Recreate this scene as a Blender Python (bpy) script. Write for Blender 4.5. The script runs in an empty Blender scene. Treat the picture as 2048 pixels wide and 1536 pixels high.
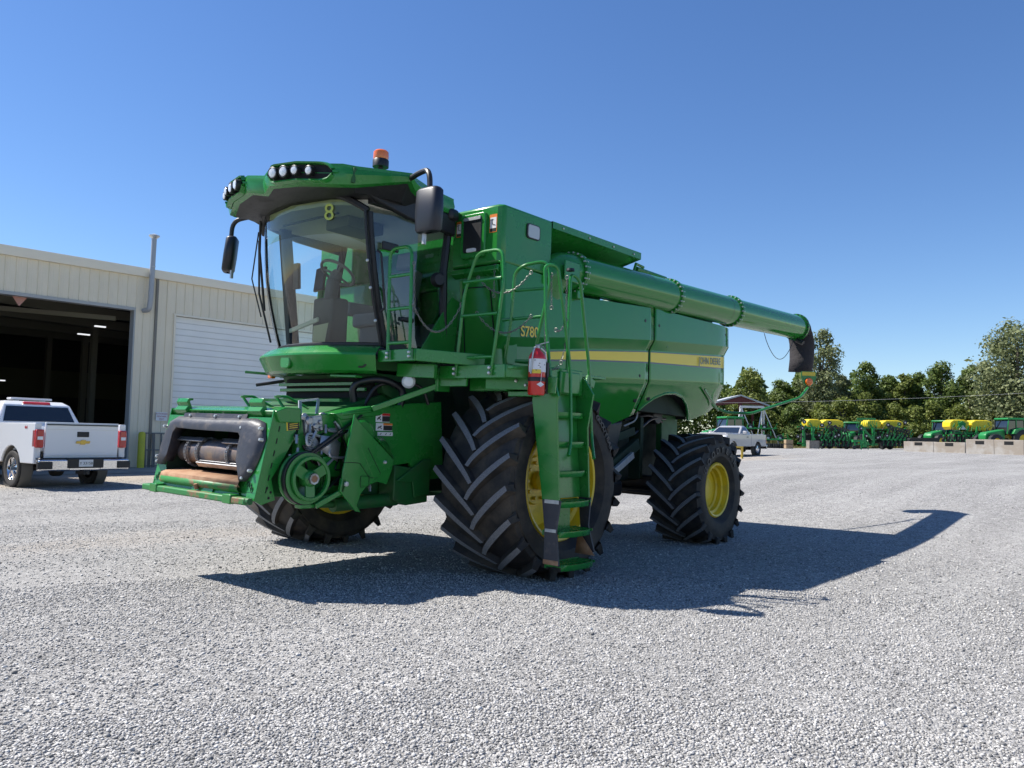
import bpy, bmesh, math, random
import numpy as np
from mathutils import Vector, Matrix, Euler
R_ = math.radians
sc = bpy.context.scene
COL = sc.collection
random.seed(7); np.random.seed(7)

# ------------------------------------------------------------------ camera, sky, sun
CAMP = Vector((6.764, 7.198, 1.44)); F_PX = 1582.0
PSI, PIT, ROL = 0.8738, 0.0681, 0.0189
_d = Vector((-math.sin(PSI)*math.cos(PIT), -math.cos(PSI)*math.cos(PIT), math.sin(PIT)))
_r0 = Vector((-math.cos(PSI), math.sin(PSI), 0)); _u0 = _r0.cross(_d)
_r = _r0*math.cos(ROL)+_u0*math.sin(ROL); _u = _u0*math.cos(ROL)-_r0*math.sin(ROL)
cam = bpy.data.cameras.new('camera'); camo = bpy.data.objects.new('camera', cam); COL.objects.link(camo)
m = Matrix((_r, _u, -_d)).transposed().to_4x4(); m.translation = CAMP; camo.matrix_world = m
cam.sensor_width = 36; cam.lens = 36*F_PX/2048; cam.clip_end = 3000; cam.clip_start = 0.05
sc.camera = camo
SUNV = Vector((0.36, -0.68, 1.0)).normalized()
sun = bpy.data.lights.new('sun', 'SUN'); sun.energy = 5.0; sun.angle = R_(0.53); sun.color = (1, .955, .88)
suno = bpy.data.objects.new('sun', sun); COL.objects.link(suno)
suno.rotation_euler = SUNV.to_track_quat('Z', 'Y').to_euler(); suno.location = (0, -20, 40)
w = bpy.data.worlds.new('World'); sc.world = w; w.use_nodes = True
nt = w.node_tree; nt.nodes.clear()
sky = nt.nodes.new('ShaderNodeTexSky'); sky.sky_type = 'NISHITA'; sky.sun_disc = False
sky.sun_elevation = math.asin(SUNV.z); sky.sun_rotation = math.atan2(SUNV.x, SUNV.y)
sky.altitude = 50; sky.air_density = 1.0; sky.dust_density = 0.12; sky.ozone_density = 4.5
bg = nt.nodes.new('ShaderNodeBackground'); bg.inputs[1].default_value = 0.094
wo = nt.nodes.new('ShaderNodeOutputWorld')
hs = nt.nodes.new('ShaderNodeHueSaturation'); hs.inputs['Saturation'].default_value = 1.15; hs.inputs['Hue'].default_value = .507
nt.links.new(sky.outputs[0], hs.inputs['Color']); nt.links.new(hs.outputs[0], bg.inputs[0]); nt.links.new(bg.outputs[0], wo.inputs[0])
sc.view_settings.view_transform = 'Standard'; sc.view_settings.look = 'None'
sc.view_settings.exposure = 0.72; sc.view_settings.gamma = 1
sc.cycles.max_bounces = 8; sc.cycles.transparent_max_bounces = 16
try:
    sc.cycles.use_denoising = True
except Exception: pass

# ------------------------------------------------------------------ helpers
TILT = -0.019
BM = Matrix.Rotation(TILT, 3, 'X')
def at(px, py, x=None, y=None, z=None, dep=None, body=True):
    "point seen at this place of the photograph on a known plane (body frame of the combine, or world)"
    v = _d+_r*((px-1024)/F_PX)-_u*((py-768)/F_PX); o = CAMP.copy()
    if body: v = BM.transposed()@v; o = BM.transposed()@o
    if x is not None: t = (x-o.x)/v.x
    elif y is not None: t = (y-o.y)/v.y
    elif z is not None: t = (z-o.z)/v.z
    else: t = dep
    return o+v*t
def wat(px, py, **k): return at(px, py, body=False, **k)

def link(o, parent=None):
    COL.objects.link(o)
    if parent is not None: o.parent = parent
    return o
def tag(o, label=None, cat=None, group=None, kind=None):
    if label: o['label'] = label
    if cat: o['category'] = cat
    if group: o['group'] = group
    if kind: o['kind'] = kind
    return o
def thing(name, label, cat, loc=(0, 0, 0), rz=0, group=None):
    o = bpy.data.objects.new(name, None); link(o); o.location = loc; o.rotation_euler = (0, 0, rz)
    o.empty_display_size = .3
    return tag(o, label, cat, group)
def copy_tree(o, parent=None):
    c = o.copy(); COL.objects.link(c); c.parent = parent
    for ch in list(o.children): copy_tree(ch, c)
    return c

class MB:
    def __init__(s): s.v = []; s.f = []; s.m = []
    def add(s, vs, fs, mi=0):
        n = len(s.v); s.v += [tuple(p) for p in vs]; s.f += [tuple(i+n for i in f) for f in fs]; s.m += [mi]*len(fs)
        return s
    def box(s, c, size, rot=None, mi=0):
        hx, hy, hz = size[0]/2, size[1]/2, size[2]/2
        vs = [Vector((a*hx, b*hy, d*hz)) for a in (-1, 1) for b in (-1, 1) for d in (-1, 1)]
        if rot is not None:
            M = Euler(rot).to_matrix() if not isinstance(rot, Matrix) else rot
            vs = [M@v for v in vs]
        c = Vector(c)
        return s.add([v+c for v in vs], [(0, 1, 3, 2), (4, 6, 7, 5), (0, 4, 5, 1), (2, 3, 7, 6), (0, 2, 6, 4), (1, 5, 7, 3)], mi)
    def bar(s, a, b, wd, ht, mi=0, up=(0, 0, 1)):
        a = Vector(a); b = Vector(b); x = (b-a); L = x.length; x.normalize(); u = Vector(up)
        y = u.cross(x)
        if y.length < 1e-4: y = Vector((0, 1, 0)).cross(x)
        y.normalize(); z = x.cross(y)
        M = Matrix((x, y, z)).transposed()
        return s.box((a+b)/2, (L, wd, ht), M, mi)
    def prism(s, poly, axis, a, b, mi=0):
        "poly: 2-D points in the plane across axis (x: (y,z); y: (x,z); z: (x,y))"
        def p3(p, t):
            if axis == 'x': return (t, p[0], p[1])
            if axis == 'y': return (p[0], t, p[1])
            return (p[0], p[1], t)
        n = len(poly); vs = [p3(p, a) for p in poly]+[p3(p, b) for p in poly]
        fs = [tuple(range(n)), tuple(range(2*n-1, n-1, -1))]+[(i, i+n, (i+1) % n+n, (i+1) % n) for i in range(n)]
        return s.add(vs, fs, mi)
    def tube(s, pts, r, n=8, mi=0, cap=True, closed=False):
        pts = [Vector(p) for p in pts]; N = len(pts); rs = r if isinstance(r, (list, tuple)) else [r]*N
        T = []
        for i in range(N):
            if closed: t = pts[(i+1) % N]-pts[i-1]
            else: t = pts[min(i+1, N-1)]-pts[max(i-1, 0)]
            T.append(t.normalized())
        ref = Vector((0, 0, 1)) if abs(T[0].z) < .9 else Vector((1, 0, 0))
        nrm = (ref-T[0]*ref.dot(T[0])).normalized(); vs = []
        for i in range(N):
            nrm = nrm-T[i]*nrm.dot(T[i])
            if nrm.length < 1e-5: nrm = T[i].orthogonal()
            nrm.normalize(); b = T[i].cross(nrm)
            for k in range(n):
                a = 2*math.pi*k/n; vs.append(pts[i]+(nrm*math.cos(a)+b*math.sin(a))*rs[i])
        fs = []
        M = N if closed else N-1
        for i in range(M):
            j = (i+1) % N
            for k in range(n):
                k2 = (k+1) % n; fs.append((i*n+k, i*n+k2, j*n+k2, j*n+k))
        if cap and not closed: fs += [tuple(range(n-1, -1, -1)), tuple((N-1)*n+k for k in range(n))]
        return s.add(vs, fs, mi)
    def lathe(s, prof, c, axis=(0, 0, 1), n=32, mi=0, mats=None):
        "prof: (radius, height along axis)"
        ax = Vector(axis).normalized(); u = ax.orthogonal().normalized(); v = ax.cross(u); c = Vector(c)
        vs = []
        for (r, h) in prof:
            for k in range(n):
                a = 2*math.pi*k/n; vs.append(c+ax*h+(u*math.cos(a)+v*math.sin(a))*max(r, 1e-5))
        for i in range(len(prof)-1):
            fs = [(i*n+k, i*n+(k+1) % n, (i+1)*n+(k+1) % n, (i+1)*n+k) for k in range(n)]
            if i == 0: n0 = len(s.v); s.add(vs, [], 0)
            s.f += [tuple(q+n0 for q in f) for f in fs]; s.m += [mats[i] if mats else mi]*len(fs)
        return s
    def cyl(s, a, b, r, n=16, mi=0, r2=None):
        return s.tube([a, b], [r, r if r2 is None else r2], n, mi)
    def grid(s, rows, mi=0):
        "rows: equal-length lists of points"
        n = len(rows[0]); vs = [p for r in rows for p in r]
        return s.add(vs, [(i*n+j, i*n+j+1, (i+1)*n+j+1, (i+1)*n+j) for i in range(len(rows)-1) for j in range(n-1)], mi)
    def build(s, name, mats, parent=None, bev=0, smooth=35, solid=0, seg=2, sub=0, rc=True):
        me = bpy.data.meshes.new(name); me.from_pydata(s.v, [], s.f)
        if not isinstance(mats, (list, tuple)): mats = [mats]
        for mm in mats: me.materials.append(mm)
        me.polygons.foreach_set('material_index', s.m)
        if rc:
            bm = bmesh.new(); bm.from_mesh(me); bmesh.ops.remove_doubles(bm, verts=bm.verts, dist=1e-5)
            bmesh.ops.recalc_face_normals(bm, faces=bm.faces); bm.to_mesh(me); bm.free()
        if smooth:
            me.polygons.foreach_set('use_smooth', [True]*len(me.polygons))
            me.set_sharp_from_angle(angle=R_(smooth))
        me.update()
        o = bpy.data.objects.new(name, me); link(o, parent)
        if solid:
            q = o.modifiers.new('s', 'SOLIDIFY'); q.thickness = solid; q.offset = 0
        if bev:
            q = o.modifiers.new('b', 'BEVEL'); q.width = bev; q.segments = seg; q.limit_method = 'ANGLE'; q.angle_limit = R_(40); q.harden_normals = False
        if sub:
            q = o.modifiers.new('u', 'SUBSURF'); q.levels = sub; q.render_levels = sub
        return o

def fillet(pts, r, n=5):
    pts = [Vector(p) for p in pts]; out = [pts[0]]
    for i in range(1, len(pts)-1):
        a, b, c = pts[i-1], pts[i], pts[i+1]
        d1 = (a-b); d2 = (c-b); k = min(r, d1.length*.48, d2.length*.48)
        p = b+d1.normalized()*k; q = b+d2.normalized()*k
        for j in range(n+1):
            t = j/n; out.append(p*(1-t)**2+b*2*t*(1-t)+q*t*t)
    out.append(pts[-1]); return out
def text_mesh(body, size, M, mat, name, parent, ext=.002, spacing=1.0, align='CENTER', xs=1.0, bold=0.0):
    cu = bpy.data.curves.new('txt', 'FONT'); cu.body = body; cu.size = size; cu.extrude = ext; cu.align_x = align; cu.align_y = 'CENTER'
    cu.space_character = spacing; cu.offset = bold
    to = bpy.data.objects.new('txt', cu); COL.objects.link(to)
    dg = bpy.context.evaluated_depsgraph_get(); me = bpy.data.meshes.new_from_object(to.evaluated_get(dg))
    COL.objects.unlink(to); bpy.data.objects.remove(to); bpy.data.curves.remove(cu)
    me.transform(Matrix.Diagonal((xs, 1, 1, 1))); me.transform(M); me.materials.clear(); me.materials.append(mat)
    o = bpy.data.objects.new(name, me); link(o, parent); return o
def frame_of(o, xdir, ydir):
    x = Vector(xdir).normalized(); y = Vector(ydir); y = (y-x*y.dot(x)).normalized(); z = x.cross(y)
    m = Matrix((x, y, z)).transposed().to_4x4(); m.translation = Vector(o); return m

# ------------------------------------------------------------------ materials
def mat(name, col, rough=.5, metal=0, coat=0, noise=None, bump=None, spec=None, emit=None, coatr=.05):
    m = bpy.data.materials.new(name); m.use_nodes = True; t = m.node_tree; b = t.nodes['Principled BSDF']
    b.inputs['Base Color'].default_value = (*col, 1); b.inputs['Roughness'].default_value = rough
    b.inputs['Metallic'].default_value = metal; b.inputs['Coat Weight'].default_value = coat; b.inputs['Coat Roughness'].default_value = coatr
    if spec is not None: b.inputs['Specular IOR Level'].default_value = spec
    if emit: b.inputs['Emission Color'].default_value = (*emit[0], 1); b.inputs['Emission Strength'].default_value = emit[1]
    tc = None
    if noise or bump: tc = t.nodes.new('ShaderNodeTexCoord')
    if noise:   # (scale, second colour, low, high, detail)
        n = t.nodes.new('ShaderNodeTexNoise'); n.inputs['Scale'].default_value = noise[0]; n.inputs['Detail'].default_value = 8; n.inputs['Roughness'].default_value = .62
        r = t.nodes.new('ShaderNodeMapRange'); r.inputs[1].default_value = noise[2]; r.inputs[2].default_value = noise[3]
        x = t.nodes.new('ShaderNodeMix'); x.data_type = 'RGBA'; x.inputs[6].default_value = (*col, 1); x.inputs[7].default_value = (*noise[1], 1)
        t.links.new(tc.outputs['Object'], n.inputs['Vector']); t.links.new(n.outputs[0], r.inputs[0]); t.links.new(r.outputs[0], x.inputs[0]); t.links.new(x.outputs[2], b.inputs['Base Color'])
        r2 = t.nodes.new('ShaderNodeMapRange'); r2.inputs[1].default_value = noise[2]; r2.inputs[2].default_value = noise[3]; r2.inputs[3].default_value = rough; r2.inputs[4].default_value = min(1, rough+.25)
        t.links.new(n.outputs[0], r2.inputs[0]); t.links.new(r2.outputs[0], b.inputs['Roughness'])
    if bump:    # (scale, strength, distance)
        n = t.nodes.new('ShaderNodeTexNoise'); n.inputs['Scale'].default_value = bump[0]; n.inputs['Detail'].default_value = 6
        u = t.nodes.new('ShaderNodeBump'); u.inputs['Strength'].default_value = bump[1]; u.inputs['Distance'].default_value = bump[2]
        t.links.new(tc.outputs['Object'], n.inputs['Vector']); t.links.new(n.outputs[0], u.inputs['Height']); t.links.new(u.outputs[0], b.inputs['Normal'])
    return m
M = {}
M['green'] = mat('green_paint', (.018, .205, .030), .26, coat=.25, noise=(2.3, (.05, .20, .055), .52, .95), coatr=.05)
M['green_panel'] = mat('green_gloss', (.022, .212, .028), .10, coat=0.0, noise=(1.1, (.034, .205, .038), .5, .95), coatr=.02, bump=(.7, .03, .01))
M['green_dark'] = mat('green_paint_dusty', (.008, .105, .02), .5, noise=(5, (.045, .07, .03), .45, .85), bump=(8, .1, .01))
M['black'] = mat('black_plastic', (.012, .012, .014), .45, noise=(20, (.03, .03, .032), .5, .9), bump=(60, .15, .003))
M['mirror_black'] = mat('mirror_shell', (.014, .016, .024), .4)
M['seal'] = mat('rubber_seal', (.035, .037, .048), .48, noise=(7, (.14, .115, .1), .52, .8), bump=(9, .4, .02))
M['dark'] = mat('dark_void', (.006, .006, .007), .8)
M['yellow'] = mat('yellow_rim', (.74, .52, .015), .38, coat=.3, noise=(6, (.38, .28, .05), .5, .9))
M['stripe'] = mat('yellow_stripe', (.86, .62, .03), .3)
M['deep'] = mat('dark_decal', (.01, .02, .03), .3, coat=.5)
M['rubber'] = mat('tyre_rubber', (.021, .020, .020), .6, noise=(4, (.10, .082, .062), .42, .82), bump=(30, .3, .006), spec=.3)
M['lugtop'] = mat('worn_lug_top', (.20, .20, .21), .85, noise=(110, (.10, .11, .12), .40, .66), bump=(90, .6, .006))
M['wall_letter'] = mat('sidewall_letter', (.035, .034, .036), .5)
M['steel'] = mat('bare_steel', (.42, .42, .43), .35, metal=.9, noise=(14, (.2, .19, .18), .45, .8))
M['rust'] = mat('rusty_steel', (.28, .14, .07), .75, noise=(8, (.40, .26, .16), .4, .75), bump=(40, .3, .004))
M['worn'] = mat('worn_green_lip', (.03, .2, .05), .5, noise=(6, (.26, .13, .075), .5, .62))
M['drum'] = mat('polished_drum', (.30, .21, .15), .38, metal=.65, noise=(5, (.12, .12, .14), .42, .62))
M['zinc'] = mat('zinc_plate', (.5, .52, .53), .42, metal=.6, noise=(12, (.33, .34, .35), .4, .8))
M['bolt'] = mat('zinc_bolt', (.55, .56, .55), .35, metal=.5)
M['hose'] = mat('black_hose', (.01, .01, .013), .35)
M['lamp'] = mat('lamp_lens', (.75, .77, .8), .12, coat=1)
M['lampback'] = mat('reflector', (.8, .8, .82), .15, metal=1)
M['orange'] = mat('orange_lens', (.85, .16, .01), .2, coat=.8)
M['red'] = mat('red_enamel', (.56, .016, .014), .28, coat=.5)
M['white'] = mat('white_label', (.72, .72, .72), .45)
M['decal_orange'] = mat('orange_decal', (.75, .2, .03), .45)
M['decal_yellow'] = mat('yellow_decal', (.75, .55, .05), .45)
M['decal_black'] = mat('black_decal', (.02, .02, .02), .45)
M['cloth'] = mat('black_cloth', (.028, .024, .026), .85, bump=(14, .5, .03))
M['liner'] = mat('cab_liner', (.80, .80, .70), .8)
M['seatmat'] = mat('grey_seat', (.24, .24, .25), .85, bump=(60, .3, .004))
M['trim'] = mat('grey_trim', (.13, .13, .125), .6)
M['chain'] = mat('zinc_chain', (.22, .22, .20), .5, metal=.5)
def glass_mat(name, col, ior=1.5, r=.01):
    m = bpy.data.materials.new(name); m.use_nodes = True; t = m.node_tree; t.nodes.clear()
    o = t.nodes.new('ShaderNodeOutputMaterial'); a = t.nodes.new('ShaderNodeBsdfTransparent'); a.inputs[0].default_value = (*col, 1)
    g = t.nodes.new('ShaderNodeBsdfGlossy'); g.inputs['Roughness'].default_value = r; g.inputs[0].default_value = (1, 1, 1, 1)
    f = t.nodes.new('ShaderNodeFresnel'); f.inputs[0].default_value = ior; x = t.nodes.new('ShaderNodeMixShader')
    t.links.new(f.outputs[0], x.inputs[0]); t.links.new(a.outputs[0], x.inputs[1]); t.links.new(g.outputs[0], x.inputs[2]); t.links.new(x.outputs[0], o.inputs[0])
    return m
M['glass'] = glass_mat('cab_glass', (.86, .96, .93), 1.65)
M['glass_s'] = glass_mat('side_glass_clear', (.90, .97, .97), 1.25)
M['under'] = mat('underside', (.004, .022, .008), .7, noise=(6, (.02, .02, .015), .5, .8))  # green darkened nearly to black, shade of the underparts put into the colour
M['glass_d'] = glass_mat('door_glass', (.62, .72, .74), 1.8)
M['tint'] = glass_mat('tinted_screen_band', (.66, .74, .52), 1.5)
M['carglass'] = mat('dark_car_glass', (.012, .016, .022), .06, coat=1)
M['num'] = mat('yellow_marker', (.40, .48, .10), .6)
# ------------------------------------------------------------------ terrain
CP = [(-6, -20.2, .18), (2, -20.6, .16), (-14, -19.8, .25), (-.2, -13.5, .13), (-1.3, -11.9, .14), (-28, -32, .4), (-16, -9, .22), (-18, 2, .6), (-14, 4, .45), (-9, 4, .18), (-9.5, 8, .2), (-10, -3, .15), (-26, -6, .5), (8, -30, .2), (-60, -70, .6)]
CP += [tuple(wat(px, py, dep=dd)) for px, py, dd in ((1811, 903, 55), (1944, 907, 52), (2048, 909.5, 50), (2300, 915, 50), (1515, 911, 49), (1600, 897, 85), (1760, 899, 85), (1900, 898, 85), (2040, 898, 85), (1450, 896, 90), (1600, 891, 112), (2000, 893, 112), (1400, 888, 115), (2400, 897, 100), (1000, 884, 100))]
CP += [(x, y, 0) for x in (-5.2, -2.5, 0, 3.5, 7, 11) for y in (-5, -1.5, 2, 5.5, 9, 13)]
CP = np.array(CP, float)
def _phi(d): return np.sqrt(d*d+3.0**2)
_A = _phi(np.hypot(CP[:, None, 0]-CP[None, :, 0], CP[:, None, 1]-CP[None, :, 1]))+np.eye(len(CP))*.02
_A1 = np.block([[_A, np.ones((len(CP), 1))], [np.ones((1, len(CP))), np.zeros((1, 1))]])
_W = np.linalg.solve(_A1, np.append(CP[:, 2], 0))
def zg(x, y):
    x = np.asarray(x, float); y = np.asarray(y, float); rr = np.hypot(x+15, y+5); k = np.minimum(1, 120/np.maximum(rr, 1e-3))
    xs = -15+(x+15)*k; ys = -5+(y+5)*k
    d = _phi(np.hypot(xs[..., None]-CP[:, 0], ys[..., None]-CP[:, 1]))
    return d@_W[:-1]+_W[-1]
def z1(x, y): return float(zg(x, y))

def gravel_mat():
    m = bpy.data.materials.new('gravel'); m.use_nodes = True; t = m.node_tree; b = t.nodes['Principled BSDF']; L = t.links.new
    N = t.nodes.new
    tc = N('ShaderNodeTexCoord'); b.inputs['Roughness'].default_value = .9; b.inputs['Specular IOR Level'].default_value = .25
    nz = N('ShaderNodeTexNoise'); nz.inputs['Scale'].default_value = 30; L(tc.outputs['Object'], nz.inputs['Vector'])
    mx = N('ShaderNodeMix'); mx.data_type = 'VECTOR'; mx.inputs[0].default_value = .012
    L(tc.outputs['Object'], mx.inputs[4]); L(nz.outputs['Color'], mx.inputs[5])
    def vor(scale, feat):
        v = N('ShaderNodeTexVoronoi'); v.feature = feat; v.inputs['Scale'].default_value = scale; L(mx.outputs[1], v.inputs['Vector']); return v
    v1 = vor(66, 'F1'); v2 = vor(66, 'DISTANCE_TO_EDGE'); v3 = vor(120, 'F1')
    ramp = N('ShaderNodeValToRGB'); e = ramp.color_ramp.elements
    e[0].position = 0; e[0].color = (.125, .122, .119, 1); e[1].position = 1; e[1].color = (.64, .62, .59, 1)
    q = e.new(.25); q.color = (.262, .256, .248, 1); q = e.new(.6); q.color = (.39, .38, .365, 1); q = e.new(.85); q.color = (.48, .465, .445, 1)
    sp = N('ShaderNodeSeparateColor'); L(v1.outputs['Color'], sp.inputs[0]); L(sp.outputs[0], ramp.inputs[0])
    er = N('ShaderNodeMapRange'); er.inputs[1].default_value = 0; er.inputs[2].default_value = .09; er.inputs[3].default_value = .45; L(v2.outputs['Distance'], er.inputs[0])
    mul = N('ShaderNodeMix'); mul.data_type = 'RGBA'; mul.blend_type = 'MULTIPLY'; mul.inputs[0].default_value = 1; L(ramp.outputs[0], mul.inputs[6]); L(er.outputs[0], mul.inputs[7])
    # large worn patches: paler fine dust
    big = N('ShaderNodeTexNoise'); big.inputs['Scale'].default_value = .33; big.inputs['Detail'].default_value = 5; big.inputs['Roughness'].default_value = .6; L(tc.outputs['Object'], big.inputs['Vector'])
    br = N('ShaderNodeMapRange'); br.inputs[1].default_value = .35; br.inputs[2].default_value = .7; br.inputs[3].default_value = .0; br.inputs[4].default_value = .5; L(big.outputs[0], br.inputs[0])
    c2 = N('ShaderNodeMix'); c2.data_type = 'RGBA'; L(br.outputs[0], c2.inputs[0]); L(mul.outputs[2], c2.inputs[6]); c2.inputs[7].default_value = (.415, .403, .386, 1)
    md = N('ShaderNodeTexNoise'); md.inputs['Scale'].default_value = 7; md.inputs['Detail'].default_value = 9; md.inputs['Roughness'].default_value = .8; L(tc.outputs['Object'], md.inputs['Vector'])
    mr = N('ShaderNodeMapRange'); mr.inputs[1].default_value = .3; mr.inputs[2].default_value = .7; mr.inputs[3].default_value = .68; mr.inputs[4].default_value = 1.28; L(md.outputs[0], mr.inputs[0])
    mm = N('ShaderNodeMix'); mm.data_type = 'RGBA'; mm.blend_type = 'MULTIPLY'; mm.inputs[0].default_value = 1; L(c2.outputs[2], mm.inputs[6]); L(mr.outputs[0], mm.inputs[7]); c2 = mm
    tm = N('ShaderNodeMapping'); tm.inputs['Rotation'].default_value = (0, 0, .55); tm.inputs['Scale'].default_value = (.10, 1.1, 1); L(tc.outputs['Object'], tm.inputs[0])
    tn = N('ShaderNodeTexNoise'); tn.inputs['Scale'].default_value = 1.0; tn.inputs['Detail'].default_value = 4; L(tm.outputs[0], tn.inputs['Vector'])
    tr = N('ShaderNodeMapRange'); tr.inputs[1].default_value = .35; tr.inputs[2].default_value = .65; tr.inputs[3].default_value = .88; tr.inputs[4].default_value = 1.08; L(tn.outputs[0], tr.inputs[0])
    mm = N('ShaderNodeMix'); mm.data_type = 'RGBA'; mm.blend_type = 'MULTIPLY'; mm.inputs[0].default_value = 1; L(c2.outputs[2], mm.inputs[6]); L(tr.outputs[0], mm.inputs[7]); c2 = mm
    # tan dust areas
    def blob(cx, cy, rx, ry, amt, prev):
        mp = N('ShaderNodeMapping'); mp.inputs['Location'].default_value = (-cx/rx, -cy/ry, 0); mp.inputs['Scale'].default_value = (1/rx, 1/ry, 0); L(tc.outputs['Object'], mp.inputs[0])
        ln = N('ShaderNodeVectorMath'); ln.operation = 'LENGTH'; L(mp.outputs[0], ln.inputs[0])
        ad = N('ShaderNodeMath'); ad.operation = 'ADD'; L(ln.outputs['Value'], ad.inputs[0]); sb = N('ShaderNodeMath'); sb.operation = 'MULTIPLY_ADD'; L(big2.outputs[0], sb.inputs[0]); sb.inputs[1].default_value = 1.6; sb.inputs[2].default_value = -.8; L(sb.outputs[0], ad.inputs[1])
        r = N('ShaderNodeMapRange'); r.inputs[1].default_value = 1.1; r.inputs[2].default_value = .5; r.inputs[3].default_value = 0; r.inputs[4].default_value = amt; L(ad.outputs[0], r.inputs[0])
        c = N('ShaderNodeMix'); c.data_type = 'RGBA'; L(r.outputs[0], c.inputs[0]); L(prev, c.inputs[6]); c.inputs[7].default_value = (.46, .39, .31, 1); return c.outputs[2]
    big2 = N('ShaderNodeTexNoise'); big2.inputs['Scale'].default_value = .9; big2.inputs['Detail'].default_value = 6; L(tc.outputs['Object'], big2.inputs['Vector'])
    p = blob(-1, -15.5, 14, 3.0, .75, c2.outputs[2]); p = blob(-33, -12, 9, 3, .6, p); p = blob(1.5, -3.4, 2.6, 1.0, .22, p)
    # grass beyond the yard
    sx = N('ShaderNodeVectorMath'); sx.operation = 'DOT_PRODUCT'; L(tc.outputs['Object'], sx.inputs[0]); sx.inputs[1].default_value = (-.766, -.642, 0)
    ed = N('ShaderNodeMath'); ed.operation = 'MULTIPLY_ADD'; L(big2.outputs[0], ed.inputs[0]); ed.inputs[1].default_value = 4; L(sx.outputs['Value'], ed.inputs[2])
    gr = N('ShaderNodeMapRange'); gr.inputs[1].default_value = 82; gr.inputs[2].default_value = 84; L(ed.outputs[0], gr.inputs[0])
    c3 = N('ShaderNodeMix'); c3.data_type = 'RGBA'; L(gr.outputs[0], c3.inputs[0]); L(p, c3.inputs[6]); c3.inputs[7].default_value = (.13, .14, .045, 1)
    L(c3.outputs[2], b.inputs['Base Color'])
    h = N('ShaderNodeMath'); h.operation = 'MULTIPLY_ADD'; L(v1.outputs['Distance'], h.inputs[0]); h.inputs[1].default_value = -1.0; L(sp.outputs[1], h.inputs[2])
    h2 = N('ShaderNodeMath'); h2.operation = 'MULTIPLY_ADD'; L(v3.outputs['Distance'], h2.inputs[0]); h2.inputs[1].default_value = -.35; L(h.outputs[0], h2.inputs[2])
    bp = N('ShaderNodeBump'); bp.inputs['Strength'].default_value = .9; bp.inputs['Distance'].default_value = .012; L(h2.outputs[0], bp.inputs['Height']); 
    bn = N('ShaderNodeTexNoise'); bn.inputs['Scale'].default_value = 2.2; bn.inputs['Detail'].default_value = 5; L(tc.outputs['Object'], bn.inputs['Vector'])
    bp2 = N('ShaderNodeBump'); bp2.inputs['Strength'].default_value = .5; bp2.inputs['Distance'].default_value = .06; L(bn.outputs[0], bp2.inputs['Height']); L(bp.outputs[0], bp2.inputs['Normal'])
    L(bp2.outputs[0], b.inputs['Normal'])
    return m
M['gravel'] = gravel_mat()
def axis_pts(lo, hi, c, near, far_step):
    out = []; x = c
    st = near
    while x < hi: out.append(x); x += st; st = min(far_step, st*1.06)
    out.append(hi); x = c-near; st = near
    while x > lo: out.append(x); x -= st; st = min(far_step, st*1.06)
    out.append(lo); return sorted(out)
xs = axis_pts(-700, 500, 2, .6, 40); ys = axis_pts(-600, 600, 2, .6, 40)
GX, GY = np.meshgrid(xs, ys); GZ = zg(GX, GY)
g = MB(); nx = len(xs); ny = len(ys)
g.v = list(zip(GX.ravel().tolist(), GY.ravel().tolist(), GZ.ravel().tolist()))
g.f = [(j*nx+i, j*nx+i+1, (j+1)*nx+i+1, (j+1)*nx+i) for j in range(ny-1) for i in range(nx-1)]; g.m = [0]*len(g.f)
tag(g.build('gravel_yard', M['gravel'], rc=False, smooth=80), kind='structure')

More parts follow.
